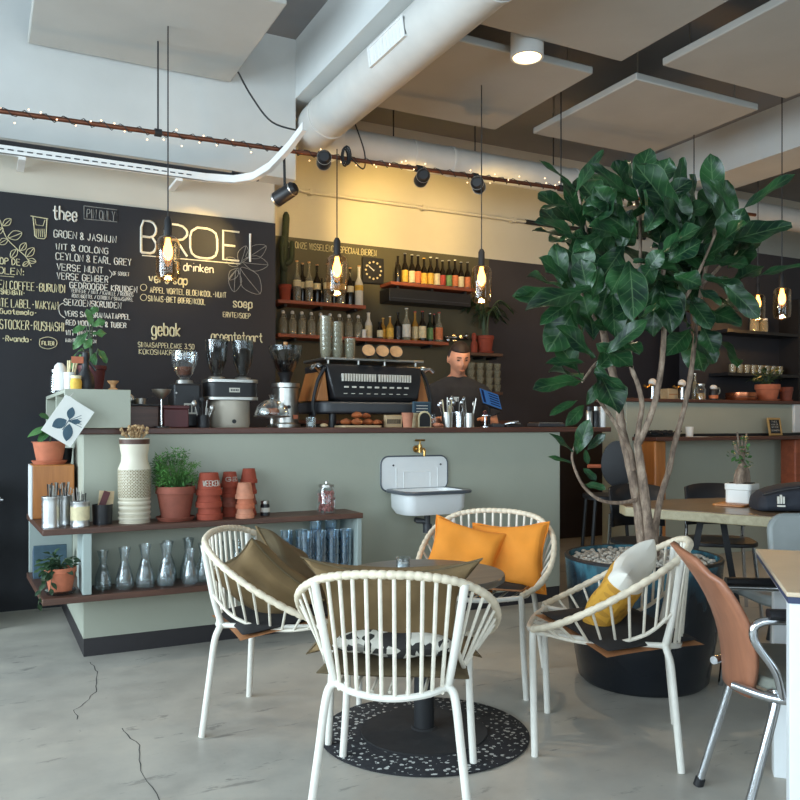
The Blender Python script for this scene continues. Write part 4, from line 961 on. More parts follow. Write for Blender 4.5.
t = thing('honey_jar', 'small yellow honey jar in front of the black bottle', 'jar', put(76, 4.36, BZ)); MB().lathe([(0, 0), (.026, 0), (.028, .04), (.022, .055), (0, .055)], n=18).build('jar', M['lab_yellow'], t); MB().lathe([(0, .055), (.025, .055), (.025, .07), (0, .07)], n=18).build('lid', M['lab_cream'], t)
t = thing('siphon_bottle', 'black siphon bottle with trigger head and an orange tag on the green box', 'bottle', put(85.5, 4.42, BZ)); MB().lathe([(0, 0), (.04, 0), (.045, .03), (.04, .07), (.018, .11), (.015, .15), (.02, .16), (.018, .19), (0, .2)], n=18).build('bottle_body', M['black'], t); MB().tube(spline([(0, 0, .18), (-.03, 0, .19), (-.05, 0, .15)], 4), .008, 6).build('spout', M['black'], t); MB().tube([(0, 0, .17), (.05, 0, .1)], .007, 6).build('lever', M['black'], t)
bx(-.068, -.012, -.02, -.016, .135, .168).build('price_tag', M['terra'], t)
t = thing('wooden_spool', 'small round wooden stand at the inner end of the pale green box', 'stand', put(113, 4.4, BZ)); MB().lathe([(0, 0), (.024, 0), (.024, .008), (.012, .016), (.012, .03), (.024, .04), (.03, .05), (0, .052)], n=18).build('spool_body', M['cork'], t)
# dark trays
t = thing('tea_box', 'low dark brown wooden box on the worktop beside the cubby box', 'box', pw_(142, 4.5)); bx(-.085, .075, -.06, .1, 0, .115).build('box_body', M['shelf_wood'], t, .004); bx(-.09, .08, -.065, .105, .115, .125).build('lid', M['black'], t, .003)
t = thing('tea_glass', 'steel and glass tea strainer standing on the dark brown box', 'strainer', put(140, 4.5, WZ+.126)); MB().lathe([(0, 0), (.03, 0), (.034, .03), (.03, .03), (0, .006)], n=16).build('bowl', M['steel'], t); MB().tube([(.03, 0, .028), (.07, 0, .04)], .004, 6).build('handle', M['black'], t); MB().ell((-.05, 0, .025), .024, 12, 8).build('ball_infuser', M['steel'], t)
t = thing('lacquer_box', 'dark red lacquered box in front of the small grinder', 'box', pw_(174, 4.47)); bx(-.065, .065, -.06, .06, 0, .1).build('box_body', M['darkred'], t, .005); bx(-.068, .068, -.063, .063, .1, .118).build('lid', M['darkred'], t, .004)
t = thing('brew_stand', 'slim steel dripper stand between the dark boxes', 'stand', pw_(161.5, 4.362)); MB().cyl((0, 0, 0), (0, 0, .17), .005, n=8).build('post', M['chrome'], t); MB().lathe([(0, 0), (.04, 0), (.04, .008), (0, .008)], n=18).build('base', M['black'], t); MB().lathe([(.012, .15), (.045, .185), (.05, .2), (.046, .2), (.01, .16)], n=20).build('dripper', M['steel'], t)
# small grinder
def hopper(t, z0, rb, rt, hgt, mm='glass_smoke', lid=True, beans=.35):
    MB().lathe([(rb, z0), (rb*1.25, z0+hgt*.16), (rt*.86, z0+hgt*.55), (rt, z0+hgt)], n=26).build('hopper', M[mm], t)
    if lid: MB().lathe([(0, z0+hgt), (rt*1.03, z0+hgt), (rt*1.03, z0+hgt+.012), (rt*.5, z0+hgt+.02), (0, z0+hgt+.02)], n=26).build('hopper_lid', M['glass_smoke'], t)
    if beans: MB().lathe([(0, z0+.005), (rb*.95, z0+.005), (rb*1.2, z0+hgt*.16), (rt*.7, z0+hgt*beans), (0, z0+hgt*beans*1.1)], n=22).build('beans', M['hair'], t)
t = thing('coffee_grinder', 'small black grinder with round clear glass hopper', 'coffee grinder', pw_(184.5, 4.66))
bx(-.075, .075, -.08, .08, 0, .245).build('body', M['black'], t, .012); MB().lathe([(0, .245), (.05, .245), (.045, .265), (.02, .27), (0, .27)], n=24).build('collar', M['steel'], t)
MB().lathe([(.024, .27), (.046, .3), (.07, .36), (.074, .395), (.07, .43)], n=28).build('hopper', M['glass'], t); MB().lathe([(0, .29), (.035, .295), (.046, .34), (0, .345)], n=20).build('beans', M['copper'], t)
bx(-.02, .045, -.083, -.08, .075, .135).build('notice', M['lab_white'], t); lt = MB()
for i in range(3): lt.box(-.015+.02*i, -.002+.02*i, -.0845, -.083, .085, .125)
lt.build('notice_marking', M['black'], t); MB().cyl((-.06, -.08, .2), (-.07, -.12, .19), .006, n=8).build('lever', M['chrome'], t)
# double grinder
t = thing('coffee_grinder', 'wide cream and steel double grinder with two tall dark hoppers', 'coffee grinder', pw_(230, 4.66))
MB().lathe([(.11, 0), (.115, .02), (.112, .27), (.135, .275)], n=40).build('body', M['cream'], t); 
for o in t.children: o.scale = (1.0, .75, 1)
MB().prism(rpoly(.30, .19, .05, 6), .255, .275).build('deck', M['steel'], t, .003); MB().prism(rpoly(.29, .185, .05, 6), .175, .255).build('black_band', M['black'], t, .002); MB().prism(rpoly(.30, .19, .05, 6), .155, .175).build('deck', M['steel'], t, .003)
bx(-.03, .03, -.098, -.093, .2, .225).build('name_plate', M['lab_white'], t); lt = MB()
for i in range(5): lt.box(-.022+.0095*i, -.016+.0095*i, -.0995, -.098, .207, .218)
lt.build('name_plate_marking', M['black'], t)
MB().cyl((0, -.083, .035), (0, -.09, .035), .012, n=12).build('knob', M['black'], t)
for sx in (-.078, .075):
    q = MB(); q.lathe([(.018, .29), (.03, .31), (.056, .38), (.064, .49)], (sx, 0, 0), 26).build('hopper', M['glass_smoke'], t); MB().lathe([(0, .275), (.05, .275), (.045, .288), (.02, .295), (0, .295)], (sx, 0, 0), 22).build('collar', M['steel'], t)
    MB().lathe([(0, .49), (.067, .49), (.067, .5), (.03, .51), (0, .51)], (sx, 0, 0), 26).build('hopper_lid', M['glass_smoke'], t); MB().lathe([(0, .3), (.027, .31), (.05, .38 if sx < 0 else .45), (0, .385 if sx < 0 else .455)], (sx, 0, 0), 20).build('beans', M['hair'], t)
# third grinder
t = thing('coffee_grinder', 'grinder with wide dark cone hopper next to the espresso machine', 'coffee grinder', pw_(285.5, 4.72))
MB().lathe([(0, 0), (.09, 0), (.09, .02), (.078, .03), (.078, .235), (.085, .24), (.085, .265), (0, .268)], n=30).build('body', M['steel'], t); MB().lathe([(0, .266), (.03, .266), (.035, .3), (.05, .33), (0, .335)], n=22).build('collar', M['black'], t)
MB().lathe([(.04, .33), (.06, .36), (.1, .45), (.1, .48)], n=28).build('hopper', M['glass_smoke'], t); MB().lathe([(0, .48), (.103, .48), (.103, .49), (0, .495)], n=28).build('hopper_lid', M['glass_smoke'], t); MB().lathe([(0, .335), (.037, .335), (.06, .375), (.075, .4), (0, .405)], n=20).build('beans', M['black'], t)
MB().lathe([(0, .49), (.012, .49), (.012, .515), (0, .515)], n=12).build('lid_knob', M['cork'], t); MB().cyl((-.03, -.07, .12), (-.03, -.15, .12), .011, n=10).build('fork', M['black'], t); bx(.02, .05, -.083, -.079, .05, .075).build('badge', M['terra'], t)
# portafilter handles / tools pots
def tool_pot(x, Y, r, hgt, n, label, mm, seed, mats):
    t = thing('utensil_pot', label, 'utensil holder', pw_(x, Y)); MB().lathe([(0, 0), (r, 0), (r, hgt), (r*.92, hgt), (r*.9, .008), (0, .008)], n=20).build('pot', mm, t); rnd = random.Random(seed)
    for i in range(n):
        a = rnd.uniform(0, 6.28); p = Vector((r*.5*cos(a), r*.5*sin(a), .01)); e = Vector((r*1.5*cos(a), r*1.3*sin(a), hgt + rnd.uniform(.03, .1)))
        mb = MB().tube([p, e], [.003, .0036], 6)
        if i % 3 == 0: mb.ell(e, (.014, .006, .02), 10, 6)
        mb.build('spoon' if i % 3 == 0 else 'stirrer', mats[i % len(mats)], t)
    return t
tool_pot(203, 4.5, .035, .07, 9, 'small dark pot of tools in front of the double grinder', M['black'], 31, [M['steel'], M['black']])
# glass dome tray
t = thing('cake_dome', 'low clear glass dome on a steel tray before the third grinder', 'cake dome', pw_(272, 4.47)); MB().lathe([(0, 0), (.04, 0), (.012, .02), (.012, .05), (.1, .06), (.104, .067), (0, .067)], n=30).build('stand', M['steel'], t); MB().lathe([(.096, .068), (.098, .08), (.085, .12), (.05, .15), (.012, .162), (.012, .17), (.02, .185), (0, .19)], n=30).build('dome', M['glass'], t)
for i in range(4):
    a = i*1.57; MB().ell((.045*cos(a), .045*sin(a), .09), (.03, .028, .022), 12, 8).build('cake', M['pastry'] if i % 2 else M['white_cer'], t)
# tea light glass, pastries
t = thing('tealight_glass', 'small glass with a white candle beside the pastries on the worktop', 'candle', pw_(311, 4.42)); MB().lathe([(0, 0), (.026, 0), (.03, .06), (.028, .06), (.024, .006), (0, .006)], n=18).build('cup', M['glass'], t); MB().lathe([(0, .008), (.018, .008), (.018, .03), (0, .032)], n=14).build('candle', M['white'], t)
t = thing('serving_board', 'flat wooden board under the cinnamon buns', 'board', pw_(358, 4.44)); MB().prism(rpoly(.26, .15, .03), 0, .012).build('board', M['pale_wood'], t, .003)
def bun(x, Y, z, s, lab):
    t = thing('cinnamon_bun', lab, 'bun', put(x, Y, z), random.uniform(0, 6), 'cinnamon buns on the board'); P = [(.028*(1-i/34)*cos(i*.55), .028*(1-i/34)*sin(i*.55), .018 + i*.0004) for i in range(32)]
    mb = MB().tube([(p[0]*s, p[1]*s, p[2]*s) for p in P], [.014*s]*32, 8); mb.ell((0, 0, .016*s), (.04*s, .04*s, .017*s), 16, 8); mb.build('bun_body', M['pastry'], t)
bz = WZ + .0165
for i, (x, Y, z, s) in enumerate(((346, 4.45, 0, 1), (357, 4.42, 0, 1.05), (368, 4.46, 0, 1), (377, 4.44, 0, .85), (357, 4.49, 0, 1), (357, 4.455, .04, 1.05), (366, 4.48, .038, .9))):
    bun(x, Y, bz + z, s*.85, 'glazed cinnamon bun, %s of the pile beside the candle glass' % ('topmost' if i == 5 else ('upper one near the end' if i == 6 else ORD[i] + ' along')))
tag(MB().ell((0, 0, .012), (.024, .018, .012), 12, 8).build('cookie', M['pale_wood'], None, loc=pw_(324, 4.42)), 'small pale biscuit lying between candle glass and buns', 'biscuit')
t = thing('stamp_block', 'small pale wooden sign block with dark lettering beside the buns', 'sign', pw_(394, 4.45)); bx(-.055, .055, 0, .03, 0, .075).build('block', M['pale_wood'], t, .002); lt = MB()
for i in range(7): lt.box(-.045+.0135*i, -.037+.0135*i, -.0015, 0, .022, .05)
lt.build('lettering', M['black'], t)
for k in range(2): tag(MB().lathe([(0, 0), (.026, 0), (.036, .085), (.038, .088), (.034, .088), (.025, .006), (0, .006)], n=20).build('paper_cup', M['lab_cream'] if k else M['terra_pale'], None, loc=put(407.5 + k*6, 4.36 + .075*k, WZ)), ('salmon paper cup in front of the blue sign', 'cream paper cup behind the salmon one')[k], 'cup')
t = thing('blue_sign', 'blue framed notice standing on the worktop before the bartender', 'sign', pw_(422, 4.47)); bx(-.062, .062, 0, .012, .035, .16).build('frame', M['ink'], t, .002); bx(-.052, .052, -.002, 0, .045, .15).build('notice_panel', mat('dark blue notice', (44, 66, 84), .7), t); lt = MB()
for i in range(5): lt.box(-.04, .04, -.004, -.002, .06 + i*.018, .064 + i*.018)
lt.build('notice_lettering', M['lab_white'], t); bx(-.05, .05, -.01, .05, 0, .035).build('base', M['black'], t)
t = thing('arched_plaque', 'arched dark plaque with pale border standing before the blue sign', 'sign', pw_(424, 4.375)); ar = [(.045*cos(a*pi/12), .055 + .045*sin(a*pi/12)) for a in range(13)]
ar = [(.045, 0)] + ar + [(-.045, 0)]; R90 = Matrix.Rotation(radians(90), 4, 'X'); MB().prism(ar, 0, .01, R90).build('plaque', M['lab_cream'], t, .002); MB().prism([(x*.8, y*.85+.004) for x, y in ar], .01, .013, R90).build('face', M['black'], t)
t = thing('milk_jug', 'small glass bottle of milk right beside the arched plaque', 'jug', pw_(433, 4.42)); MB().lathe([(0, 0), (.016, 0), (.018, .05), (.012, .07), (.012, .085), (0, .085)], n=16).build('jug_body', M['glass_blue'], t)
tag(MB().ell((0, 0, .014), (.03, .024, .014), 14, 8).ell((.03, .01, .012), (.02, .02, .012), 12, 6).build('croissant', M['terra_pale'], None, loc=pw_(437, 4.38)), 'pale pastry lying beside the cutlery pots before the bartender', 'pastry')
tool_pot(447, 4.47, .034, .095, 9, 'steel pot of spoons and stirrers, nearest the blue sign', M['steel'], 41, [M['chrome'], M['steel'], M['lab_cream']])
tool_pot(458, 4.52, .036, .1, 10, 'taller steel pot of spoons in the middle of the cutlery pots', M['chrome'], 43, [M['chrome'], M['steel'], M['black']])
tool_pot(469, 4.45, .032, .09, 9, 'steel pot of spoons nearest the tablet', M['steel'], 47, [M['chrome'], M['steel']])
t = thing('order_tag', 'white order slip clipped upright before the bartender', 'paper', pw_(455, 4.66)); bx(-.03, .03, 0, .003, .17, .2).build('slip', M['paper'], t); MB().cyl((0, .001, 0), (0, .001, .175), .004, n=6).lathe([(0, 0), (.025, 0), (.025, .008), (0, .008)], n=14).build('stand', M['black'], t)
# tablet
t = thing('tablet_stand', 'tablet with a glowing blue screen tilted on a stand beside the bartender', 'tablet', pw_(490, 4.72), radians(0)); tm = Matrix.Rotation(radians(-48), 4, 'X') @ Matrix.Rotation(radians(0), 4, 'Z')
tm = Matrix.Translation((0, 0, .19)) @ Matrix.Rotation(radians(16), 4, 'Y') @ Matrix.Rotation(radians(-40), 4, 'X')
MB().box(-.085, .085, -.006, .006, -.075, .075, tm).build('casing', M['black'], t, .003); MB().box(-.078, -.02, -.0085, -.006, -.068, .068, tm).build('screen', M['screen'], t); MB().box(-.016, .078, -.0085, -.006, -.068, .068, tm).build('screen', M['screen'], t)
sb = MB()
for i in range(5): sb.box(-.01+.0*i, .07, -.0095, -.0085, -.055+.024*i, -.044+.024*i, tm)
sb.box(-.07, -.05, -.0095, -.0085, -.06, .06, tm); sb.build('screen_bar', M['screen_dark'], t); MB().cyl((0, .02, .006), (0, .01, .18), .012, n=10).lathe([(0, 0), (.06, 0), (.06, .01), (0, .01)], n=20).build('stand', M['black_metal'], t)
t = thing('card_terminal', 'small dark payment terminal lying beside the tablet stand', 'terminal', pw_(497, 4.47)); MB().box(-.05, .04, -.03, .03, 0, .02).box(-.03, .02, -.02, .02, .02, .026).build('casing', M['dark_grey'], t, .003)
t = thing('stamp_rack', 'small rack of red and chrome rubber stamps before the tablet', 'rack', pw_(485, 4.46)); MB().lathe([(0, 0), (.03, 0), (.03, .006), (.005, .01), (.005, .07), (.04, .074), (.04, .078), (0, .08)], n=18).build('rack_body', M['chrome'], t); MB().lathe([(0, .08), (.012, .08), (.016, .1), (0, .11)], (0, 0, 0), 12).build('stamp', M['darkred'], t)
t = thing('sugar_tongs', 'chrome tongs lying across a dark tray near the tablet', 'tongs', pw_(511, 4.47)); bx(-.06, .06, -.05, .05, 0, .016).build('tray', M['black'], t, .003); MB().tube(spline([(-.05, 0, .02), (0, .01, .032), (.06, .0, .04)], 4), .006, 6).tube(spline([(-.05, 0, .02), (0, -.02, .03), (.055, -.025, .022)], 4), .006, 6).build('tongs', M['chrome'], t)
t = thing('drip_tray', 'long flat steel tray at the far end of the worktop', 'tray', pw_(546, 4.6)); bx(-.11, .11, -.07, .07, 0, .028).build('tray', M['dark_grey'], t, .006); bx(-.1, .1, -.06, .06, .028, .032).build('grid', M['steel'], t)
for i, x in enumerate((589, 595.5, 602)):
    t = thing('storage_jar', ('white labelled steel jar at the outer end of the worktop', 'black jar between two pale jars at the worktop end', 'tall pale jar closest to the worktop end')[i], 'jar', pw_(x, 4.38)); MB().lathe([(0, 0), (.024, 0), (.024, .1), (.018, .112), (0, .112)], n=18).build('jar', (M['steel'], M['black'], M['white'])[i], t); MB().lathe([(0, .112), (.02, .112), (.02, .14), (0, .142)], n=16).build('lid', (M['black'], M['steel'], M['white'])[i], t)
# ------------------------------------------------------------------ espresso machine
em = thing('espresso_machine', 'black slatted espresso machine with cups and wooden side panels on top of the counter', 'espresso machine', pw_(363, 4.77))
side = [(-.22, .17), (-.205, .36), (-.18, .40), (.2, .40), (.2, .17)]
def xpr(poly, x0, x1, top=1.0): 
    return MB().prism(poly, x0, x1, Matrix(((0, 0, 1, 0), (1, 0, 0, 0), (0, 1, 0, 0), (0, 0, 0, 1))))
fb = MB(); vs = []
for zz, w, y in ((.155, .235, -.2), (.175, .285, -.215), (.30, .315, -.205), (.385, .325, -.18)): vs.append([Vector((-w, y, zz)), Vector((w, y, zz)), Vector((w, .2, zz)), Vector((-w, .2, zz))])
loft(fb, vs, True, True); fb.build('rear_panel', M['black'], em, .01)
sl = MB()
for i in range(26):
    x = -.235 + i*.0178 + (.012 if i > 12 else 0); sl.box(x, x+.009, -.222, -.2, .28, .325)
sl.build('vent_slat', M['lab_white'], em); lt = MB()
for i in range(9): lt.box(-.22 + i*.051, -.196 + i*.051, -.2235, -.205, .24, .25)
for i in range(9): lt.box(-.225 + i*.051, -.205 + i*.051, -.2235, -.205, .203, .207)
lt.build('maker_lettering', M['lab_white'], em)
dk = MB().prism(rpoly(.74, .46, .06), .085, .155); dk.build('chassis', M['dark_grey'], em, .012)
for sx in (-1, 1):
    for sy in (-1, 1): MB().cyl((sx*.28, sy*.17, 0), (sx*.28, sy*.17, .086), .022, n=12).build('foot', M['black'], em)
mb = MB(); mb.prism([(-.33, .2), (.35, .2), (.35, -.17), (-.33, -.17)], .41, .425); mb.build('cup_rail', M['steel'], em, .003)
for x in (-.3, -.1, .08, .3): MB().cyl((x, -.15, .384), (x, -.15, .412), .008, n=8).build('rail_post', M['steel'], em)
for sx in (-1, 1):
    mb = MB(); P = [(sx*.385, .16), (sx*.335, .34), (sx*.327, .34), (sx*.305, .16)]; mb.prism(P if sx < 0 else P[::-1], -.15, .17, Matrix(((1, 0, 0, 0), (0, 0, -1, 0), (0, 1, 0, 0), (0, 0, 0, 1)))); mb.build('side_panel', M['orange_wood'], em, .006)
    MB().tube(spline([(sx*.33, -.17, .36), (sx*.375, -.17, .28), (sx*.405, -.17, .15), (sx*.395, -.17, .07)], 6), .011, 8).build('side_frame', M['black_metal'], em)
    MB().tube(spline([(sx*.34, -.12, .33), (sx*.39, -.16, .37), (sx*.42, -.17, .35)], 5), .012, 8).ell((sx*.36, -.14, .37), (.03, .02, .02), 12, 8).build('steam_knob', M['chrome'], em)
CZ = WZ + .4255
for i, (dx, w) in enumerate(((-.045, .5), (.05, .25), (.145, .45))):
    t = thing('espresso_cup', 'brown cup tipped on its side on the espresso machine, %s from the glass stacks' % ORD[i], 'cup', (X_at(363, 4.77) + dx, 4.6, CZ + .036), 0, 'tipped cups on the espresso machine'); tm = Matrix.Rotation(radians(62), 4, 'X') @ Matrix.Rotation(w*.0, 4, 'Z')
    tm = Matrix.Rotation(radians(-25), 4, 'Y') @ Matrix.Rotation(radians(60), 4, 'X')
    MB().lathe([(0, -.03), (.022, -.03), (.04, .01), (.045, .03), (.041, .03), (.036, .01), (.018, -.024), (0, -.024)], (0, 0, 0), 22, tm).build('cup_body', M['black'], t); MB().lathe([(0, .024), (.0415, .024), (.0415, .029), (0, .029)], (0, 0, 0), 20, tm).build('cup_inside', M['cork'], t)
for i, (dx, n) in enumerate(((-.30, 7), (-.225, 6), (-.14, 3), (-.265, 6))):
    for k in range(n):
        tag(MB().lathe([(0, 0), (.026, 0), (.034, .04), (.036, .06), (.033, .06), (.03, .04), (.023, .006), (0, .006)], n=14).build('stacked_glass', M['liq_clear'], None, loc=(X_at(363, 4.77)+dx, 4.66 + (.09 if i == 3 else 0), CZ - .0 + .032*k)), 'clear glass on the espresso machine, %s of the %s stack from the grinder' % (('lowest' if k == 0 else ('topmost' if k == n-1 else ORD[k] + ' up')), ORD[i]), 'glass', 'glass stacks on the espresso machine')
# ================================================================== BARTENDER
def person():
    base = W(457, 425, Y=5.32); r = thing('person', 'person with short dark hair in a charcoal t-shirt looking down behind the bar', 'person', (base.x, base.y, .03), radians(-22))
    b = MB(); T = b.tube
    for sx in (-1, 1):
        T(spline([(sx*.09, .02, .94), (sx*.1, .0, .5), (sx*.1, .02, .09)], 6), [.095 - .005*i for i in range(13)][:13], 12)
        b.ell((sx*.1, -.05, .045), (.045, .13, .045), 12, 8)
        T(spline([(sx*.16, .01, 1.395), (sx*.232, .0, 1.29), (sx*.275, .0, 1.15)], 5), [.062, .06, .056, .053, .05, .048, .046, .044, .042, .041, .04], 12)
        T(spline([(sx*.275, .0, 1.15), (sx*.25, -.13, 1.12), (sx*.17, -.25, 1.16)], 5), [.041, .04, .039, .038, .037, .035, .033, .031, .029, .027, .026], 12)
        hp = Vector((sx*.155, -.285, 1.165)); b.ell(hp, (.036, .05, .018), 12, 8, Matrix.Rotation(sx*.3, 4, 'Z'))
        for k, L in enumerate((.062, .074, .07, .055)):
            x = hp.x + (k-1.5)*.018; T(spline([(x, hp.y-.03, hp.z), (x - sx*.006, hp.y-.03-L*.6, hp.z+.002), (x - sx*.012, hp.y-.03-L, hp.z-.018)], 3), .0085, 8)
        T([(hp.x - sx*.025, hp.y+.015, hp.z), (hp.x - sx*.05, hp.y-.015, hp.z-.004), (hp.x - sx*.056, hp.y-.045, hp.z-.01)], [.013, .011, .009], 8)
    seq = []
    for z, w, d_, y in ((.86, .16, .11, .02), (.98, .165, .115, .02), (1.1, .155, .1, .0), (1.22, .17, .105, .0), (1.34, .19, .11, .0), (1.41, .18, .095, .005), (1.46, .11, .07, .0), (1.5, .06, .056, -.01)):
        seq.append([Vector((w*cos(a*pi/10)*(1), y + d_*sin(a*pi/10), z)) for a in range(20)])
    loft(b, seq, True, True); T([(0, -.0, 1.44), (0, -.035, 1.51), (0, -.055, 1.57)], [.06, .055, .058], 14)
    hc = Vector((.005, -.07, 1.618)); hm = Matrix.Rotation(radians(8), 4, 'Z') @ Matrix.Rotation(radians(20), 4, 'X')
    def face(q, p):
        p = p.copy(); f = max(0, -q.y)
        if q.z < 0: p.x *= 1 - .28*(-q.z)**1.2; 
        if q.z < -.2: p.y -= .012*(-q.z)*f
        g = lambda x0, z0, s: math.exp(-((q.x-x0)**2 + (q.z-z0)**2)/(s*s))
        if f > .2:
            p.y += .013*(g(-.36, .06, .17) + g(.36, .06, .17)); p.y -= .009*(g(-.33, .26, .2) + g(.33, .26, .2) + g(0, .25, .2))
            p.y -= .012*g(0, .05, .1) + .02*g(0, -.1, .11) + .026*g(0, -.2, .12); p.y -= .008*g(0, -.5, .18); p.y += .007*g(0, -.56, .05); p.y -= .012*g(0, -.85, .22); p.y -= .005*(g(-.5, -.2, .2) + g(.5, -.2, .2))
        return p
    b.ell(hc, (.078, .098, .122), 48, 40, hm, face)
    for sx in (-1, 1): b.ell(hc + hm @ Vector((sx*.079, .012, -.01)), (.012, .02, .033), 10, 8, hm)
    o = b.build('body', M['skin'], r); md = o.modifiers.new('Remesh', 'REMESH'); md.mode = 'VOXEL'; md.voxel_size = .0065; md.use_smooth_shade = True
    md = o.modifiers.new('Smooth', 'SMOOTH'); md.iterations = 2; md.factor = .5
    def hair(q, p):
        p = p*1.075
        if q.y < -.1 and q.z < .5: p *= .86
        if q.z < -.25: p *= .85
        return p
    hb = MB().ell(hc, (.080, .100, .124), 40, 32, hm, hair); hb.build('hair', M['hair'], r)
    eb = MB()
    for sx in (-1, 1): eb.tube([hc + hm @ Vector((sx*(.013+.011*i), -.101 + .0065*i*i*.5, .029 + .003*sin(i*1.2))) for i in range(4)], [.003, .0042, .004, .002], 6)
    eb.build('eyebrow', M['hair'], r); ey = MB()
    for sx in (-1, 1): ey.ell(hc + hm @ Vector((sx*.029, -.083, .008)), (.013, .008, .005), 10, 6, hm)
    ey.build('eye', M['hair'], r); MB().ell(hc + hm @ Vector((0, -.103, -.066)), (.022, .006, .006), 12, 6, hm).build('mouth', M['terra_pale'], r)
    # t-shirt over torso and upper arms
    s = MB(); seq = []
    for z, w, d_, y in ((.93, .19, .135, .02), (.98, .19, .135, .02), (1.1, .182, .122, .0), (1.22, .2, .125, .0), (1.33, .22, .128, .0), (1.40, .215, .115, .005), (1.452, .16, .092, .003), (1.485, .085, .075, -.002)):
        seq.append([Vector((w*cos(a*pi/12), y + d_*sin(a*pi/12), z)) for a in range(24)])
    loft(s, seq, True, True)
    for sx in (-1, 1): s.tube(spline([(sx*.12, .005, 1.39), (sx*.19, .0, 1.355), (sx*.248, .0, 1.26), (sx*.272, .0, 1.19)], 4), [.062, .067, .07, .071, .071, .07, .069, .068, .067, .066, .066, .066, .066], 16)
    o = s.build('t_shirt', M['shirt'], r); md = o.modifiers.new('Remesh', 'REMESH'); md.mode = 'VOXEL'; md.voxel_size = .009; md.use_smooth_shade = True
    md = o.modifiers.new('Smooth', 'SMOOTH'); md.iterations = 4; md.factor = .5
    s = MB(); seq = []
    for z, w, d_, y in ((.84, .18, .13, .02), (.96, .182, .13, .02)): seq.append([Vector((w*cos(a*pi/10), y + d_*sin(a*pi/10), z)) for a in range(20)])
    loft(s, seq, True, True)
    for sx in (-1, 1): s.tube(spline([(sx*.092, .02, .92), (sx*.1, .0, .5), (sx*.1, .02, .1)], 5), [.115, .112, .11, .105, .1, .095, .09, .085, .082, .08, .078], 14)
    s.build('trousers', M['trouser'], r)
person()
# ================================================================== SECOND BAR
BY, BX0 = 5.22, 4.79
b2 = thing('raised_bar', 'raised sage green bar section with wooden top and ledge behind the fig tree', 'counter', (BX0, BY, 0))
def bp(name, a, m, bev=.003): 
    o = bx(*a).build(name, m, b2, bev); o.location = (-BX0, -BY, 0)
XE = 8.8
bp('body', (BX0, XE, BY, 5.52, 0, 1.345), M['sage']); bp('top_board', (BX0-.06, XE, BY-.04, 5.56, 1.346, 1.374), M['bar_wood']); bp('ledge', (4.85, XE, 4.94, BY-.001, 1.02, 1.05), M['bar_wood']); bp('ledge_rail', (4.87, XE, BY-.03, BY-.001, 1.051, 1.075), M['black'])
bp('support_column', (4.865, 4.985, 4.97, 5.13, 0, 1.019), M['orange_wood'], .012); bp('support_column', (6.56, 6.68, 4.97, 5.13, 0, 1.019), M['red_wood'], .012)
bp('corner_post', (6.84, 6.96, BY-.03, BY-.001, 1.08, 1.345), M['white'])
TZ = 1.3745
def p2(x, Y=5.34, z=TZ): return put(x, Y, z)
for i, x in enumerate((652.5, 682)):
    t = thing('beer_tap', 'chrome beer tap column with white round head, %s from the fig trunk' % ORD[i], 'beer tap', p2(x)); MB().lathe([(0, 0), (.035, 0), (.035, .01), (.02, .02), (.018, .12), (0, .12)], n=20).build('column', M['chrome'], t); MB().ell((0, 0, .145), (.04, .03, .035), 16, 10).build('tap_head', M['white_cer'], t); MB().tube(spline([(0, -.01, .12), (-.06, -.03, .12), (-.1, -.03, .1), (-.13, -.03, .115)], 5), .011, 8).build('spout', M['brass'], t)
t = thing('wooden_block', 'square pale wooden block between the two beer taps', 'block', p2(670, 5.44)); bx(-.06, .06, -.04, .06, 0, .1).build('block', M['pale_wood'], t, .004); bx(-.05, .05, -.0405, -.04, .045, .052).build('groove', M['orange_wood'], t)
t = thing('preserve_jar', 'clear jar of yellow preserve on the raised bar', 'jar', p2(700.5)); MB().lathe([(0, 0), (.045, 0), (.048, .09), (.035, .11), (.035, .13)], n=20).build('jar', M['glass'], t); MB().lathe([(0, .005), (.04, .005), (.043, .06), (0, .065)], n=18).build('preserve', M['liq_gold'], t); MB().lathe([(0, .13), (.038, .13), (.038, .145), (0, .145)], n=18).build('lid', M['steel'], t)
bottle(695, 5.42, TZ, .24, .028, M['liq_clear'], None, M['steel'], 'tall pale bottle behind the yellow preserve jar', 'bottle', None, .35)
t = thing('metal_kettle', 'white topped dark kettle beside the preserve jar', 'kettle', p2(713.5, 5.32)); MB().lathe([(0, 0), (.035, 0), (.04, .06), (.03, .1), (0, .1)], n=18).build('kettle_body', M['black'], t); MB().ell((0, 0, .115), (.035, .03, .025), 14, 8).build('lid', M['white'], t); MB().tube(spline([(.03, 0, .04), (.075, 0, .07), (.07, 0, .11), (.03, 0, .1)], 4), .007, 6).build('handle', M['steel'], t); MB().lathe([(.041, .015), (.042, .045)], n=18).build('label', M['lab_orange'], t)
t = thing('copper_tray', 'round copper dish between kettle and plant pot on the raised bar', 'dish', p2(741, 5.36)); MB().lathe([(0, 0), (.13, 0), (.138, .012), (.138, .075), (.13, .075), (.126, .012), (0, .01)], n=36).build('dish', M['copper_bright'], t); MB().lathe([(.1385, .03), (.1395, .04)], n=36).build('band', M['copper'], t)
t = pot('potted_succulent', .115, .16, M['terra'], 'broad terracotta pot of dark leafy plant on the raised bar', 'potted plant', p2(767.5, 5.36), M['terra'], rim=.3, taper=.68); foliage(t, 60, (0, 0, .23), (.15, .1, .07), (.05, .09), (.35, .5), M['leaf_dark'], M['leaf_dark'], (0, 0, .14), 'oval', .3, .3, 13)
pot('clay_pot', .065, .14, M['terra_dark'], 'small empty clay pot at the end of the raised bar top', 'flower pot', p2(786, 5.36), M['terra_dark'], rim=.3, taper=.75)
LG = 1.0505
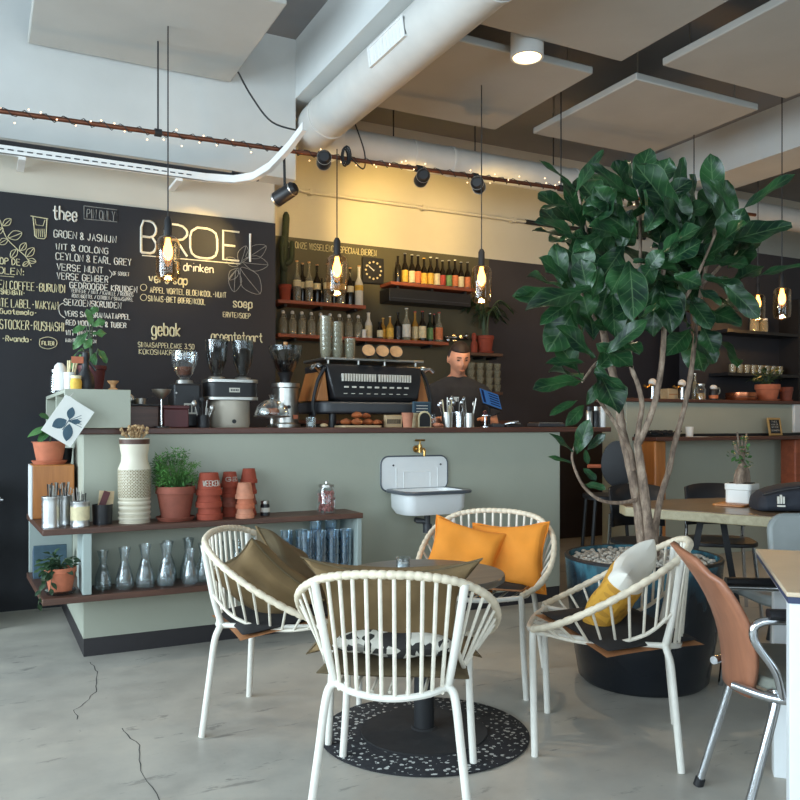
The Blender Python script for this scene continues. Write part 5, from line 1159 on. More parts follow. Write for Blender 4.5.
t = thing('framed_menu', 'small chalk menu in a gold wood frame leaning on the ledge', 'picture', put(776, 5.12, LG + .003), 0); lm = Matrix.Rotation(radians(-10), 4, 'X')
fm = MB()
for a in ((-.085, .085, 0, .018), (-.085, .085, .147, .165), (-.085, -.068, .018, .147), (.068, .085, .018, .147)): fm.box(a[0], a[1], -.008, .008, a[2], a[3], lm)
fm.build('frame', M['gold_frame'], t, .002); MB().box(-.068, .068, -.002, .004, .018, .147, lm).build('slate', M['black'], t); lt = MB()
for s, w, z in (('THEE', .04, .12), ('VAN DE', .05, .095), ('WEEK', .045, .07), ('GEMBER', .055, .04)):
    st_, wd_ = strokes(s)
    for plx in st_: lt.tube([lm @ Vector(((px/wd_-.5)*2*w, -.004, z + pz/6*.015)) for px, pz in plx], .0011, 4)
lt.build('chalk_lettering', M['chalk'], t)
tag(MB().lathe([(0, 0), (.03, 0), (.035, .085), (.032, .085), (.028, .006), (0, .006)], n=18).build('white_cup', M['white_cer'], None, loc=put(689.5, 5.1, LG)), 'small white cup on the wooden ledge behind the right trunk', 'cup')
t = thing('napkin_sheet', 'flat white paper lying on the ledge beside the white cup', 'paper', put(697, 4.987, LG)); bx(-.09, .09, -.04, .04, 0, .002).build('sheet', M['paper'], t)
mb = MB(); rnd = random.Random(17)
for i in range(70):
    p = Vector((rnd.uniform(-.16, .16), rnd.uniform(-.06, .06), rnd.uniform(.02, .05))); mb.ell(p, (.022, .016, .01), 6, 4, Matrix.Rotation(rnd.uniform(0, 3), 4, 'Z'))
o = thing('dark_leaf_tray', 'heap of dark dried leaves on the ledge above the wood column', 'tray', put(661, 5.07, LG)); bx(-.17, .17, -.07, .07, 0, .006).build('tray', M['black'], o); q = mb.build('dried_leaves', M['black_fab'], o); q['kind'] = 'stuff'
# round black bar stool back at the bar end
q = W(618, 467, d=5.25); st = thing('bar_stool', 'bar stool with oval black backrest and wooden rail at the end of the raised bar', 'stool', (q.x, q.y, 0), radians(-28))
MB().lathe([(.001, -.012), (.1, -.012), (.15, -.004), (.15, .004), (.1, .012), (.001, .012)], (0, 0, .9), 30, Matrix.Rotation(radians(90), 4, 'X')).build('backrest', M['black'], st).scale = (.72, 1, 1)
MB().tube([(-.19, .02, .885), (.1, .02, .885)], .012, 8).build('wooden_rail', M['red_wood'], st); MB().prism(rpoly(.34, .34, .1), .66, .69, Matrix.Translation((0, .2, 0))).build('seat', M['black'], st, .005); MB().cyl((0, .03, .7), (0, .02, .82), .014, n=8).build('back_post', M['black_metal'], st)
for sx in (-1, 1):
    for sy in (.06, .34): MB().cyl((sx*.18, sy + (.02 if sy > .1 else -.02), 0), (sx*.13, sy, .662), .012, n=8).build('leg', M['black_metal'], st)
# far shelf with glasses on the dark wall
t = thing('wall_shelf', 'dark shelf with upturned glasses on the black wall behind the raised bar', 'shelf', (7.2, 6.0, W(715, 372, Y=5.8).z)); bx(-.6, .45, -.24, 0, -.03, 0).build('shelf_board', M['black'], t); bx(-.6, .45, -.24, 0, .4, .43).build('shelf_board', M['black'], t); bx(.45, .48, -.24, 0, -.4, .8).build('side_panel', M['black'], t)
zz = t.location.z
for i in range(8): tag(MB().lathe([(0, 0), (.03, 0), (.036, .09), (.033, .09), (.027, .006), (0, .006)], n=14).build('wine_glass', M['liq_clear'], None, loc=(7.2 - .42 + i*.1, 5.86, zz + .001)), 'upturned glass on the dark far shelf, %s from the fig leaves' % ORD[i], 'glass', 'glasses on the dark far shelf')
for i in range(2):
    t = thing('storage_jar', 'pale jar on the upper dark far shelf, %s' % ('nearer the fig leaves' if i == 0 else 'nearer the pendant lamps'), 'jar', (7.1 + .14*i, 5.86, zz + .4303)); MB().lathe([(0, 0), (.045, 0), (.045, .11), (.035, .13), (0, .13)], n=16).build('jar', M['liq_clear'], t); MB().lathe([(0, .13), (.04, .13), (.04, .15), (0, .15)], n=16).build('lid', M['white'], t)
# black shelving / trolley at the far left
q = W(5, 600, z=0); t = thing('metal_trolley', 'black metal trolley standing against the blackboard at the picture edge', 'trolley', (-.18, 5.32, 0))
for x in (-.2, .24):
    for y in (-.17, .17): MB().box(x-.012, x+.012, y-.012, y+.012, .0, .82).build('post', M['black_metal'], t)
for z in (.14, .42, .8): bx(-.21, .25, -.18, .18, z, z+.02).build('tray', M['black_metal'], t, .003)
bx(-.1, .2, -.12, .12, .4405, .52).build('crate', M['darkred'], t, .004); MB().tube([(.25, -.1, .72), (.29, -.1, .72), (.29, .1, .72), (.25, .1, .72)], .008, 8).build('handle', M['chrome'], t)
for z in (.3, .6): bx(.252, .256, -.185, -.16, z, z+.03).build('reflector', M['lab_white'], t)
# ================================================================== TABLE GROUP
tc = cam2w(.09, 3.06)
tag(MB().lathe([(0, 0), (.38, 0), (.388, .002), (.39, .005), (.386, .008), (0, .008)], n=64).build('round_rug', M['rug'], None, loc=(tc.x, tc.y, 0)), 'round black rug with white dashes under the small table', 'rug')
tb = thing('pedestal_table', 'small round dark wooden table on a black column', 'table', (tc.x, tc.y, .0085))
MB().lathe([(0, 0), (.235, 0), (.235, .006), (.05, .014), (.045, .02), (0, .02)], n=40).build('base', M['black_fab'], tb); MB().cyl((0, 0, .014), (0, 0, .565), .038, n=24).build('column', M['black_metal'], tb)
MB().lathe([(0, .565), (.29, .565), (.3, .571), (.3, .588), (.296, .592), (0, .592)], n=56).build('tabletop', M['grey_wood'], tb)
q = W(403, 572, z=.601); t = thing('candle_glass', 'white candle in a small glass on the round table', 'candle', (q.x, q.y, .601)); MB().lathe([(0, 0), (.026, 0), (.028, .055), (.026, .055), (.024, .006), (0, .006)], n=20).build('cup', M['glass'], t); MB().lathe([(0, .007), (.022, .007), (.022, .034), (0, .036)], n=18).build('candle', M['white'], t)
# ------------------------------------------------------------------ cane chairs
def arc_eval(P, t): 
    n = len(P) - 1; x = max(0, min(.9999, t)) * n; i = int(x); return P[i].lerp(P[i+1], x - i)
RIMC = [(-.205, .245, .435), (-.275, .15, .475), (-.305, .0, .555), (-.285, -.15, .645), (-.21, -.245, .705), (-.11, -.28, .728), (0, -.29, .733), (.11, -.28, .728), (.21, -.245, .705), (.285, -.15, .645), (.305, 0, .555), (.275, .15, .475), (.205, .245, .435)]
RIM = spline(RIMC, 12)
def make_chair():
    t = thing('cane_chair', '', 'chair')
    # wrapped rim: bulging turns of cane
    pts = []; rad = []; n = 52; k = 4
    for i in range(n*k + 1):
        pts.append(arc_eval(RIM, i/(n*k))); rad.append(.0118 + (.0012 if (i % k) in (1, 2, 3) else -.0012))
    MB().tube(pts, rad, 10).build('rim', M['cane_old'], t)
    fr = spline([(-.2, .235, .425), (-.1, .265, .415), (0, .272, .41), (.1, .265, .415), (.2, .235, .425)], 5)
    rr = spline([(-.165, -.2, .40), (-.1, -.245, .387), (0, -.262, .379), (.1, -.245, .387), (.165, -.2, .40)], 6)
    MB().tube(fr, .0105, 8).tube(rr, .0105, 8).build('seat_rail', M['white_paint'], t)
    for sx in (-1, 1):
        MB().tube(spline([(sx*.165, -.2, .40), (sx*.185, .0, .405), (sx*.2, .235, .425)], 5), .0095, 8).build('side_rail', M['white_paint'], t)
        MB().tube(spline([(sx*.225, .232, 0), (sx*.213, .238, .2), (sx*.206, .242, .40), (sx*.2, .24, .432)], 4), .0125, 10).build('leg', M['white_paint'], t)
        MB().tube(spline([(sx*.232, -.25, 0), (sx*.205, -.23, .22), (sx*.19, -.218, .345), (sx*.177, -.205, .39), (sx*.15, -.205, .402)], 5), .0125, 10).build('leg', M['white_paint'], t)
        MB().tube(spline([(sx*.163, -.2, .395), (sx*.185, -.225, .51), (sx*.215, -.25, .705)], 5), .0125, 10).build('backrest_post', M['white_paint'], t)
        wire = spline([(sx*.19, -.225, .52), (sx*.205, -.14, .445), (sx*.205, -.02, .405), (sx*.205, .1, .405), (sx*.2, .23, .43)], 6)
        MB().tube(wire, .007, 8).build('side_wire', M['cane'], t)
        for i in range(9):                        # side rods fan between rim and wire
            f = (i + .6)/9.6; a = arc_eval(RIM, .02 + .305*(1-f)) if sx < 0 else arc_eval(RIM, .98 - .305*(1-f)); b = arc_eval(wire, f*.96)
            b = arc_eval(wire, .03 + .93*f) if False else arc_eval(wire, .03 + .9*f)
            MB().tube([a, b], .0048, 8).build('rod', M['cane'], t)
    for i in range(10):
        f = (i + 1)/11; MB().tube([arc_eval(RIM, .335 + .33*f), arc_eval(rr, f)], .006, 8).build('rod', M['cane'], t)
    mb = MB()
    for i in range(7):
        x = -.15 + .05*i; mb.tube([(x, -.235 + .6*x*x, .388), (x, .26 - .5*x*x, .412)], .0055, 6)
    mb.build('seat_slats', M['cane'], t)
    return t
def place(ob, lat, d, hl, hd):
    p = cam2w(lat, d); v = cam2w(hl, hd); ob.location = (p.x, p.y, 0); ob.rotation_euler = (0, 0, atan2(-v.x, v.y))
CH = {}
proto = make_chair()
for key, lat, d, hl, hd, lab in (('A', -.002, 2.57, .12, 1, 'white cane chair in front, back turned to the camera, olive cushions'),
        ('B', -.44, 3.2, 1, -.2, 'white cane chair by the counter shelves with two olive cushions'),
        ('C', .385, 3.72, -.32, -1, 'white cane chair under the sink holding orange cushions'),
        ('D', .752, 3.0, -1, .28, 'white cane chair before the planter with mustard cushion')):
    c = proto if not CH else copy_tree(proto)
    place(c, lat, d, hl, hd); tag(c, lab, 'chair', 'white cane chairs around the round table'); CH[key] = c
bpy.context.view_layer.update()
# ------------------------------------------------------------------ cushions
def pillow_mb(w, hgt, th, n=14, pinch=.07, seed=0, crease=.012):
    rnd = random.Random(seed); mb = MB(); ph = [rnd.uniform(0, 6) for _ in range(6)]
    def P(u, v, s):
        e = max(abs(u), abs(v)); pu = 1 - pinch*(1-v*v)*.9 if True else 1; pv = 1 - pinch*(1-u*u)*.9
        x = u*w/2*(1 - pinch*(1 - abs(v)**2)*(abs(u)**3)); y = v*hgt/2*(1 - pinch*(1 - abs(u)**2)*(abs(v)**3))
        z = s*th/2*((1 - u**4)*(1 - v**4))**.55
        z += crease*(sin(ph[0] + u*5 + v*3)*.5 + sin(ph[1] + v*7 - u*4)*.35 + sin(ph[2] + u*9)*.2) * (1-e**6)
        return Vector((x, y, z))
    vs = []; idx = {}
    for s in (1, -1):
        for i in range(n+1):
            for j in range(n+1):
                u = i/n*2-1; v = j/n*2-1; edge = i in (0, n) or j in (0, n)
                if s == -1 and edge: idx[(s, i, j)] = idx[(1, i, j)]; continue
                idx[(s, i, j)] = len(vs); vs.append(P(u, v, s))
    fs = []
    for s in (1, -1):
        for i in range(n):
            for j in range(n):
                q = [idx[(s, i, j)], idx[(s, i+1, j)], idx[(s, i+1, j+1)], idx[(s, i, j+1)]]; fs.append(q if s == 1 else q[::-1])
    mb.add(vs, fs); return mb
def cushion(ch, m, w, hgt, th, loc, rot, label, seed=0, name='cushion', pinch=.09, crease=.012, seam=None, spin=0):
    M4 = CH[ch].matrix_world @ Matrix.Translation(loc) @ Euler([radians(a) for a in rot], 'XYZ').to_matrix().to_4x4() @ Matrix.Rotation(radians(spin), 4, 'Z')
    o = pillow_mb(w, hgt, th, 14, pinch, seed, crease).build(name, m, None); o.matrix_world = M4
    md = o.modifiers.new('Subsurf', 'SUBSURF'); md.levels = 1; md.render_levels = 1
    if seam:
        pts = []
        for k in range(4):
            for q in range(8):
                s = q/8*2-1; u, v = ((s, -1), (1, s), (-s, 1), (-1, -s))[k]
                kk = .93 if abs(u) == 1 and abs(v) == 1 else .985
                pts.append((kk*u*w/2*(1 - pinch*(1-v*v)*abs(u)**3), kk*v*hgt/2*(1 - pinch*(1-u*u)*abs(v)**3), 0))
        MB().tube(pts, .004, 6, closed=True).build('piping', seam, o)
    return tag(o, label, 'cushion', 'cushions on the cane chairs')
cushion('A', M['mosaic'], .38, .40, .09, (0, .0, .505), (2, 0, 0), 'black and white patterned seat cushion in the chair turned from the camera', 1, 'seat_cushion', .05)
cushion('A', M['olive'], .58, .35, .12, (-.01, -.10, .60), (106, 0, 3), 'large olive cushion against the back of the chair turned from the camera', 2, pinch=.36, seam=M['olive_dark'])
cushion('A', M['olive_dark'], .48, .40, .035, (0, -.0, .432), (4, 0, 0), 'flat olive seat pad jutting out under the patterned cushion', 3, 'seat_pad', .08, .006)
o = cushion('B', M['black_fab'], .42, .42, .032, (.02, -.03, .424), (5, 4, 0), 'black seat pad with tan corners on the chair by the shelves', 4, 'seat_pad', .05, .006, None, 38)
q = pillow_mb(.425, .425, .012, 10, .05, 4, .0).build('leather_underside', M['tan'], o, loc=(0, 0, -.014))
cushion('B', M['olive'], .40, .38, .12, (.09, -.06, .545), (128, 0, 72), 'olive cushion draped over the near rim of the chair by the shelves', 5, pinch=.2, seam=M['olive_dark'], spin=32)
cushion('B', M['olive_dark'], .36, .36, .12, (-.07, -.0, .56), (128, 0, 10), 'brown olive cushion with a high peak, standing in the chair by the shelves', 6, pinch=.2, seam=M['olive'], spin=42)
cushion('C', M['black_fab'], .42, .42, .035, (0, .0, .43), (5, 0, 0), 'dark seat pad under the orange cushions', 7, 'seat_pad', .05, .006, M['tan'])
cushion('C', M['orange'], .38, .36, .13, (.10, .0, .545), (118, 0, 10), 'front orange cushion with a raised corner, on the chair under the sink', 8, pinch=.22, seam=M['orange'], spin=14)
cushion('C', M['orange'], .40, .36, .12, (-.09, -.09, .54), (114, 0, -8), 'rear orange cushion leaning on the chair back under the sink', 9, pinch=.2, seam=M['orange'], spin=-4)
o = cushion('D', M['black_fab'], .42, .42, .032, (-.02, -.04, .424), (5, -5, 0), 'black seat pad with tan leather edge on the chair before the planter', 10, 'seat_pad', .05, .006, None, 40)
q = pillow_mb(.425, .425, .012, 10, .05, 4, .0).build('leather_underside', M['tan'], o, loc=(0, 0, -.014))
cushion('D', M['half_yellow'], .38, .35, .13, (.02, -.05, .55), (122, 0, -8), 'mustard patterned cushion with a white top on the chair before the planter', 11, pinch=.18, spin=16)
# ================================================================== PLANTER + FIG TREE
pc = cam2w(1.10, 3.72)
pt = thing('round_planter', 'big round teal and black glazed planter filled with pebbles', 'planter', (pc.x, pc.y, 0))
MB().lathe([(0, 0), (.265, 0), (.285, .02), (.315, .2), (.335, .4), (.343, .52), (.346, .55), (.342, .56), (.328, .56), (.324, .5), (.3, .46), (0, .46)], n=64).build('pot', M['planter'], pt)
MB().lathe([(.3465, .549), (.347, .556), (.343, .5615), (.328, .5615)], n=64).build('pot_rim', M['black'], pt)
MB().lathe([(0, .53), (.2, .528), (.322, .525), (.318, .47), (0, .47)], n=40).build('soil', M['soil'], pt)
mb = MB(); rnd = random.Random(2)
for i in range(900):
    a = rnd.uniform(0, 6.28); rr = .305*sqrt(rnd.random()); s = rnd.uniform(.007, .015)
    mb.ell((rr*cos(a), rr*sin(a), .533 + rnd.uniform(0, .018)), (s, s*.8, s*.6), 6, 4, Matrix.Rotation(rnd.uniform(0, 3), 4, 'Z'))
o = mb.build('pebbles', M['pebble'], pt); o['kind'] = 'stuff'
ft = thing('fiddle_leaf_fig', 'tall fiddle leaf fig tree with several trunks growing in the planter', 'tree', (pc.x, pc.y, .51))
Oz = Vector((pc.x, pc.y, .51))
def fp(x, y, d): return W(x, y, d=d) - Oz
def limb(name, pts, r0, r1, n=12):
    P = spline([fp(*p) for p in pts], 6); k = len(P) - 1
    rnd = random.Random(len(pts)*7 + int(pts[0][0])); R = [r0 + (r1-r0)*i/k + rnd.uniform(-.06, .06)*r0 for i in range(k+1)]
    MB().tube(P, R, n).build(name, M['trunk'], ft); return P
limb('trunk', [(646, 562, 3.72), (642, 540, 3.72), (637, 500, 3.72), (630, 465, 3.73), (622, 430, 3.75), (618, 398, 3.77), (611, 365, 3.78), (604, 335, 3.8), (598, 300, 3.8), (594, 262, 3.8)], .026, .013)
limb('trunk', [(651, 562, 3.70), (649, 530, 3.68), (644, 490, 3.66), (639, 455, 3.66), (637, 443, 3.66)], .024, .017)
limb('branch', [(637, 446, 3.66), (645, 430, 3.65), (654, 405, 3.64), (661, 370, 3.63), (664, 325, 3.62), (661, 290, 3.62), (668, 245, 3.62), (676, 205, 3.62)], .0155, .008)
limb('branch', [(637, 446, 3.66), (639, 425, 3.67), (642, 405, 3.68), (638, 385, 3.68), (630, 360, 3.7), (634, 320, 3.72), (640, 270, 3.72), (640, 210, 3.72)], .0135, .007)
limb('trunk', [(657, 560, 3.78), (655, 535, 3.78), (660, 500, 3.8), (669, 470, 3.82), (675, 442, 3.83), (685, 405, 3.85), (692, 365, 3.86), (696, 330, 3.87), (702, 285, 3.87), (714, 240, 3.85)], .0165, .009)
limb('branch', [(596, 396, 3.6), (606, 410, 3.63), (618, 428, 3.66), (630, 450, 3.69), (634, 470, 3.7)], .007, .012, 8)
limb('branch', [(636, 500, 3.7), (618, 503, 3.66), (600, 500, 3.62), (585, 488, 3.6), (576, 472, 3.58), (572, 455, 3.58), (578, 440, 3.58)], .009, .005, 8)
for pts in ([(604, 335, 3.8), (590, 310, 3.7), (580, 290, 3.6)], [(664, 325, 3.62), (690, 290, 3.5), (715, 235, 3.45)], [(594, 262, 3.8), (585, 225, 3.75), (578, 190, 3.75)], [(702, 285, 3.87), (725, 260, 3.8), (745, 225, 3.75)], [(611, 365, 3.78), (598, 362, 3.65), (582, 382, 3.55)], [(640, 210, 3.72), (632, 190, 3.7), (628, 185, 3.7)], [(714, 240, 3.85), (716, 210, 3.85), (714, 190, 3.85)]):
    limb('branch', pts, .010, .005, 8)
LV = MB()
def fl_(bx_, by_, bd, tx, ty, td, w, face=(0, -.6, .8), curl=.1, fold=.2, wave=.07):
    B = fp(bx_, by_, bd); T = fp(tx, ty, td); v = cam2w(face[0], face[1], face[2])
    LV.leaf(B, T, v, w*bd/F, curl, wave, fold, 'fig', 10, 8)
explicit = [ # base x,y,d  tip x,y,d  width px
 (577,192,3.62, 543,157,3.55,17,(.5,-.6,.6)), (574,196,3.7, 601,147,3.7,22,(-.6,-.7,.2)), (630,198,3.6, 594,161,3.55,28,(.2,-.8,.5)), (636,188,3.68, 650,146,3.7,32,(-.2,-.9,.2)), (678,222,3.5, 638,160,3.5,54,(.1,-.95,.35)), (673,203,3.6, 687,156,3.62,26,(.5,-.8,.2)),
 (714,208,3.62, 711,152,3.62,34,(-.3,-.9,.3)), (736,220,3.55, 714,178,3.5,28,(.3,-.8,.5)), (742,210,3.6, 793,170,3.5,24,(-.2,-.6,.7)), (722,244,3.5, 791,220,3.4,44,(0,-.75,.65)), (752,278,3.6, 803,261,3.5,20,(0,-.6,.8)), (572,207,3.6, 542,204,3.5,14,(.1,-.5,.85)),
 (562,285,3.5, 555,243,3.5,30,(-.2,-.9,.4)), (568,282,3.45, 542,256,3.35,30,(.3,-.8,.5)), (588,294,3.4, 581,258,3.4,36,(-.1,-.95,.3)), (592,288,3.4, 528,302,3.2,40,(0,-.7,.75)), (537,290,3.4, 514,294,3.3,13,(0,-.5,.8)), (575,300,3.4, 541,320,3.3,24,(0,-.8,.6)), (592,300,3.4, 602,268,3.4,22,(.4,-.8,.3)),
 (594,358,3.45, 561,324,3.35,34,(.2,-.85,.5)), (606,354,3.5, 646,318,3.4,26,(-.2,-.8,.5)), (640,318,3.5, 657,304,3.4,20,(-.2,-.8,.6)), (584,380,3.4, 535,384,3.25,32,(0,-.65,.8)), (584,362,3.5, 547,360,3.4,18,(0,-.7,.75)), (578,400,3.45, 551,412,3.35,13,(0,-.8,.6)), (584,405,3.45, 568,424,3.35,18,(.2,-.8,.5)), (595,372,3.5, 626,388,3.4,18,(0,-.7,.7)), (600,380,3.5, 588,404,3.45,16,(.4,-.8,.4)),
 (674,275,3.4, 702,284,3.35,34,(-.1,-.85,.5)), (697,287,3.5, 722,302,3.4,20,(0,-.7,.7)), (655,262,3.4, 640,284,3.35,30,(.2,-.9,.3)), (646,272,3.4, 662,250,3.35,26,(0,-.9,.4)), (628,262,3.4, 612,290,3.3,34,(0,-.9,.4)), (620,236,3.5, 592,224,3.4,34,(.1,-.8,.5)), (645,232,3.4, 662,205,3.4,30,(0,-.9,.4)), (605,232,3.5, 575,250,3.4,30,(0,-.8,.6)), (668,262,3.4, 700,240,3.3,36,(0,-.85,.5)), (700,262,3.5, 726,240,3.4,34,(0,-.8,.6)),
 (715,262,3.6, 748,262,3.5,30,(0,-.8,.6)), (640,302,3.5, 615,316,3.4,28,(0,-.85,.5)), (660,292,3.5, 680,316,3.4,30,(0,-.9,.4)), (690,300,3.6, 712,326,3.5,32,(0,-.85,.5)), (705,310,3.7, 742,322,3.6,36,(0,-.8,.6)), (690,330,3.7, 668,352,3.6,32,(0,-.85,.4)), (702,325,3.75, 716,352,3.7,34,(0,-.85,.4)), (614,330,3.6, 596,322,3.5,20,(0,-.85,.4)), (625,340,3.6, 640,352,3.5,24,(0,-.85,.4)), (640,200,3.6, 612,186,3.6,30,(0,-.85,.4)), (604,208,3.6, 585,212,3.5,26,(0,-.8,.6)),
 (573,452,3.55, 552,432,3.5,13,(.2,-.7,.7)), (577,454,3.55, 589,420,3.5,24,(-.2,-.9,.3)), (587,450,3.57, 604,434,3.5,14,(0,-.8,.5)), (572,463,3.55, 549,455,3.5,9,(0,-.7,.7)), (583,468,3.57, 596,479,3.5,12,(0,-.8,.6)), (584,484,3.58, 605,487,3.5,14,(0,-.75,.6)), (585,449,3.57, 588,463,3.5,9,(0,-.9,.2)), (575,452,3.56, 580,438,3.52,12,(0,-.9,.2))]
for e_ in explicit: fl_(e_[0], e_[1], e_[2], e_[3], e_[4], e_[5], e_[6], e_[7])
rnd = random.Random(33)
def cluster(cx, cy, cd_, rx, ry, rd, n):
    for i in range(n):
        while True:
            q = Vector((rnd.uniform(-1, 1), rnd.uniform(-1, 1), rnd.uniform(-1, 1)))
            if .2 < q.length < 1: break
        x, y, d = cx + q.x*rx, cy + q.y*ry, cd_ + q.z*rd; L = rnd.uniform(40, 66); a = atan2(q.y - .4 + rnd.uniform(-.6, .6), q.x + rnd.uniform(-.6, .6))
        fl_(x, y, d, x + L*cos(a)*rnd.uniform(.5, 1), y + L*sin(a)*.8, d + q.z*.18, rnd.uniform(30, 50), (rnd.uniform(-.4, .4), -.6 + .5*(q.z > .3), rnd.uniform(.3, .9)), rnd.uniform(0, .3), rnd.uniform(.1, .35), rnd.uniform(.05, .1))
cluster(632, 245, 3.75, 52, 60, .42, 56); cluster(692, 262, 3.8, 45, 52, .4, 38); cluster(592, 250, 3.75, 30, 40, .35, 16); cluster(580, 300, 3.6, 24, 26, .3, 8); cluster(590, 345, 3.65, 18, 30, .2, 5); cluster(690, 320, 3.85, 34, 22, .3, 12); cluster(585, 380, 3.6, 18, 14, .2, 3)
LV.build('foliage', M['fig_leaf'], ft)
# ================================================================== RIGHT SIDE: WOOD TABLE
TT = .72
wtb = thing('live_edge_table', 'thick live-edge wooden table on black metal legs behind the planter', 'table', (0, 0, 0))
edge = [(1.19, 4.34), (1.50, 4.06), (1.69, 3.89), (2.0, 3.76), (2.5, 3.9), (2.75, 4.3), (2.4, 4.75), (1.9, 4.85), (1.32, 4.62)]
pe = [cam2w(a, b) for a, b in edge]; pe = spline(pe, 2, True); poly = [(p.x, p.y) for p in pe]
area = sum(poly[i][0]*poly[(i+1) % len(poly)][1] - poly[(i+1) % len(poly)][0]*poly[i][1] for i in range(len(poly)))
if area < 0: poly = poly[::-1]
cx_ = sum(p[0] for p in poly)/len(poly); cy_ = sum(p[1] for p in poly)/len(poly); poly = [(p[0]-cx_, p[1]-cy_) for p in poly]
wtb.location = (cx_, cy_, 0)
MB().prism(poly, TT-.052, TT-.003).build('live_edge', M['table_edge'], wtb, .005); MB().prism([(x*.992, y*.992) for x, y in poly], TT-.0029, TT).build('tabletop', M['table_wood'], wtb)
for a, b in (((1.62, 4.25), (.09, 0)), ((2.15, 4.35), (.09, 0))):
    p = cam2w(*a) - Vector((cx_, cy_, 0))
    for sg in (-1, 1):
        v = cam2w(.11*sg, .02); MB().tube([p + v*.5 + Vector((0, 0, TT-.053)), p + v*1.6], .022, 4).build('leg', M['black_metal'], wtb)
q = W(742, 505, z=TT); t = thing('bonsai', 'ginseng fig bonsai in a square white pot on the wooden table', 'potted plant', (q.x, q.y, TT + .0125), radians(20))
MB().prism(rpoly(.135, .135, .02), 0, .105).build('pot', M['white_cer'], t, .006); MB().prism(rpoly(.143, .143, .02), .07, .105).build('pot_rim', M['white_cer'], t, .004); MB().prism(rpoly(.11, .11, .02), .1, .108).build('soil', M['soil'], t)
for s, P in ((1, [(-.045, 0, .1), (-.04, 0, .15), (-.01, 0, .185), (.005, 0, .22)]), (2, [(.045, 0, .1), (.042, 0, .16), (.02, 0, .19), (.005, 0, .22)])): MB().tube(spline(P, 4), [.026, .027, .027, .026, .025, .024, .023, .022, .02, .018, .016, .013, .01], 10).build('trunk', M['trunk'], t)
bm_ = MB(); lf = MB(); rnd = random.Random(6)
for ex, ez in ((-.075, .33), (.02, .36), (.085, .37), (-.035, .3), (.05, .3), (-.055, .38)):
    P = spline([(.005, 0, .21), (ex*.4, 0, .25), (ex, rnd.uniform(-.03, .03), ez)], 4); bm_.tube(P, .005, 5)
    for k in range(11):
        p = P[rnd.randint(3, len(P)-1)] + Vector((rnd.uniform(-.03, .03), rnd.uniform(-.03, .03), rnd.uniform(-.045, .0))); lf.leaf(p, p + Vector((rnd.uniform(-.04, .04), rnd.uniform(-.04, .01), rnd.uniform(-.02, .02))), (0, -.5, 1), .02, .2, .02, .1, 'oval', 4, 4)
bm_.build('branch', M['trunk'], t); lf.build('foliage', M['leaf'], t)
v = cam2w(-.03, 0); bd_ = tag(MB().prism(rpoly(.25, .17, .02), 0, .012).build('serving_board', M['orange_wood'], None, .003, loc=(q.x + v.x, q.y + v.y, TT + .0003), rot=(0, 0, radians(20))), 'thin wooden board under the white bonsai pot', 'board')
q = cam2w(2.02, 4.12); bg = thing('black_bag', 'black padded bag with small pale markings lying on the wooden table', 'bag', (q.x, q.y, TT + .001), radians(-27-8))
sec = []
for x, y0, hh_, w in ((-.235, 0, .05, .10), (-.22, 0, .1, .13), (-.1, 0, .135, .14), (.06, 0, .15, .145), (.2, 0, .13, .14), (.3, 0, .1, .13), (.315, 0, .05, .1)):
    sec.append([Vector((x, w*sx_ * (1 if zz_ < .5 else .86), hh_*zz_)) for sx_, zz_ in ((-1, .02), (-1.03, .3), (-1, .7), (-.8, .97), (0, 1.02), (.8, .97), (1, .7), (1.03, .3), (1, .02), (0, 0))])
mb = MB(); loft(mb, sec, True, True); o = mb.build('bag_body', M['navy_fab'], bg); md = o.modifiers.new('Subsurf', 'SUBSURF'); md.levels = 1; md.render_levels = 1
lt = MB()
for x0 in (-.16, .1):
    for i in range(3): lt.box(x0 + .012*i, x0 + .008 + .012*i, -.148, -.136, .045, .08 + .008*(i % 2))
    lt.box(x0, x0+.035, -.148, -.136, .03, .038)
lt.build('bag_marking', M['lab_white'], bg); MB().tube(spline([(-.22, -.11, .085), (-.1, -.13, .118), (.06, -.135, .132), (.2, -.13, .115), (.3, -.11, .085)], 4), .005, 6).build('zip', M['black'], bg)
# dark shell chairs round the wooden table
def shell_chair(lat, d, hl, hd, label):
    t = thing('dining_chair', label, 'chair', (0, 0, 0), 0, 'black chairs around the wooden table'); place(t, lat, d, hl, hd)
    MB().prism(rpoly(.4, .4, .12), .43, .455).build('seat', M['black'], t, .006)
    mb = MB(); n = 10; vs = []
    for i in range(n+1):
        a = radians(-55 + 110*i/n); vs += [(.21*sin(a), -.02-.2*cos(a), .52), (.22*sin(a), -.05-.2*cos(a), .78 - .04*abs(sin(a))**3)]
    mb.add(vs, [(2*i, 2*i+2, 2*i+3, 2*i+1) for i in range(n)]); mb.build('backrest', M['black'], t, solid=.012)
    for sx in (-1, 1):
        MB().tube(spline([(sx*.2, -.23, 0), (sx*.17, -.19, .43), (sx*.17, -.17, .6)], 4), .011, 8).build('leg', M['chrome'], t); MB().tube([(sx*.2, .2, 0), (sx*.16, .16, .43)], .011, 8).build('leg', M['chrome'], t)
    return t
shell_chair(1.95, 5.0, -.2, -1, 'black chair with chrome legs behind the wooden table, under the bonsai')
shell_chair(1.5, 4.95, .15, -1, 'black chair with chrome legs behind the wooden table, beside the fig trunks')
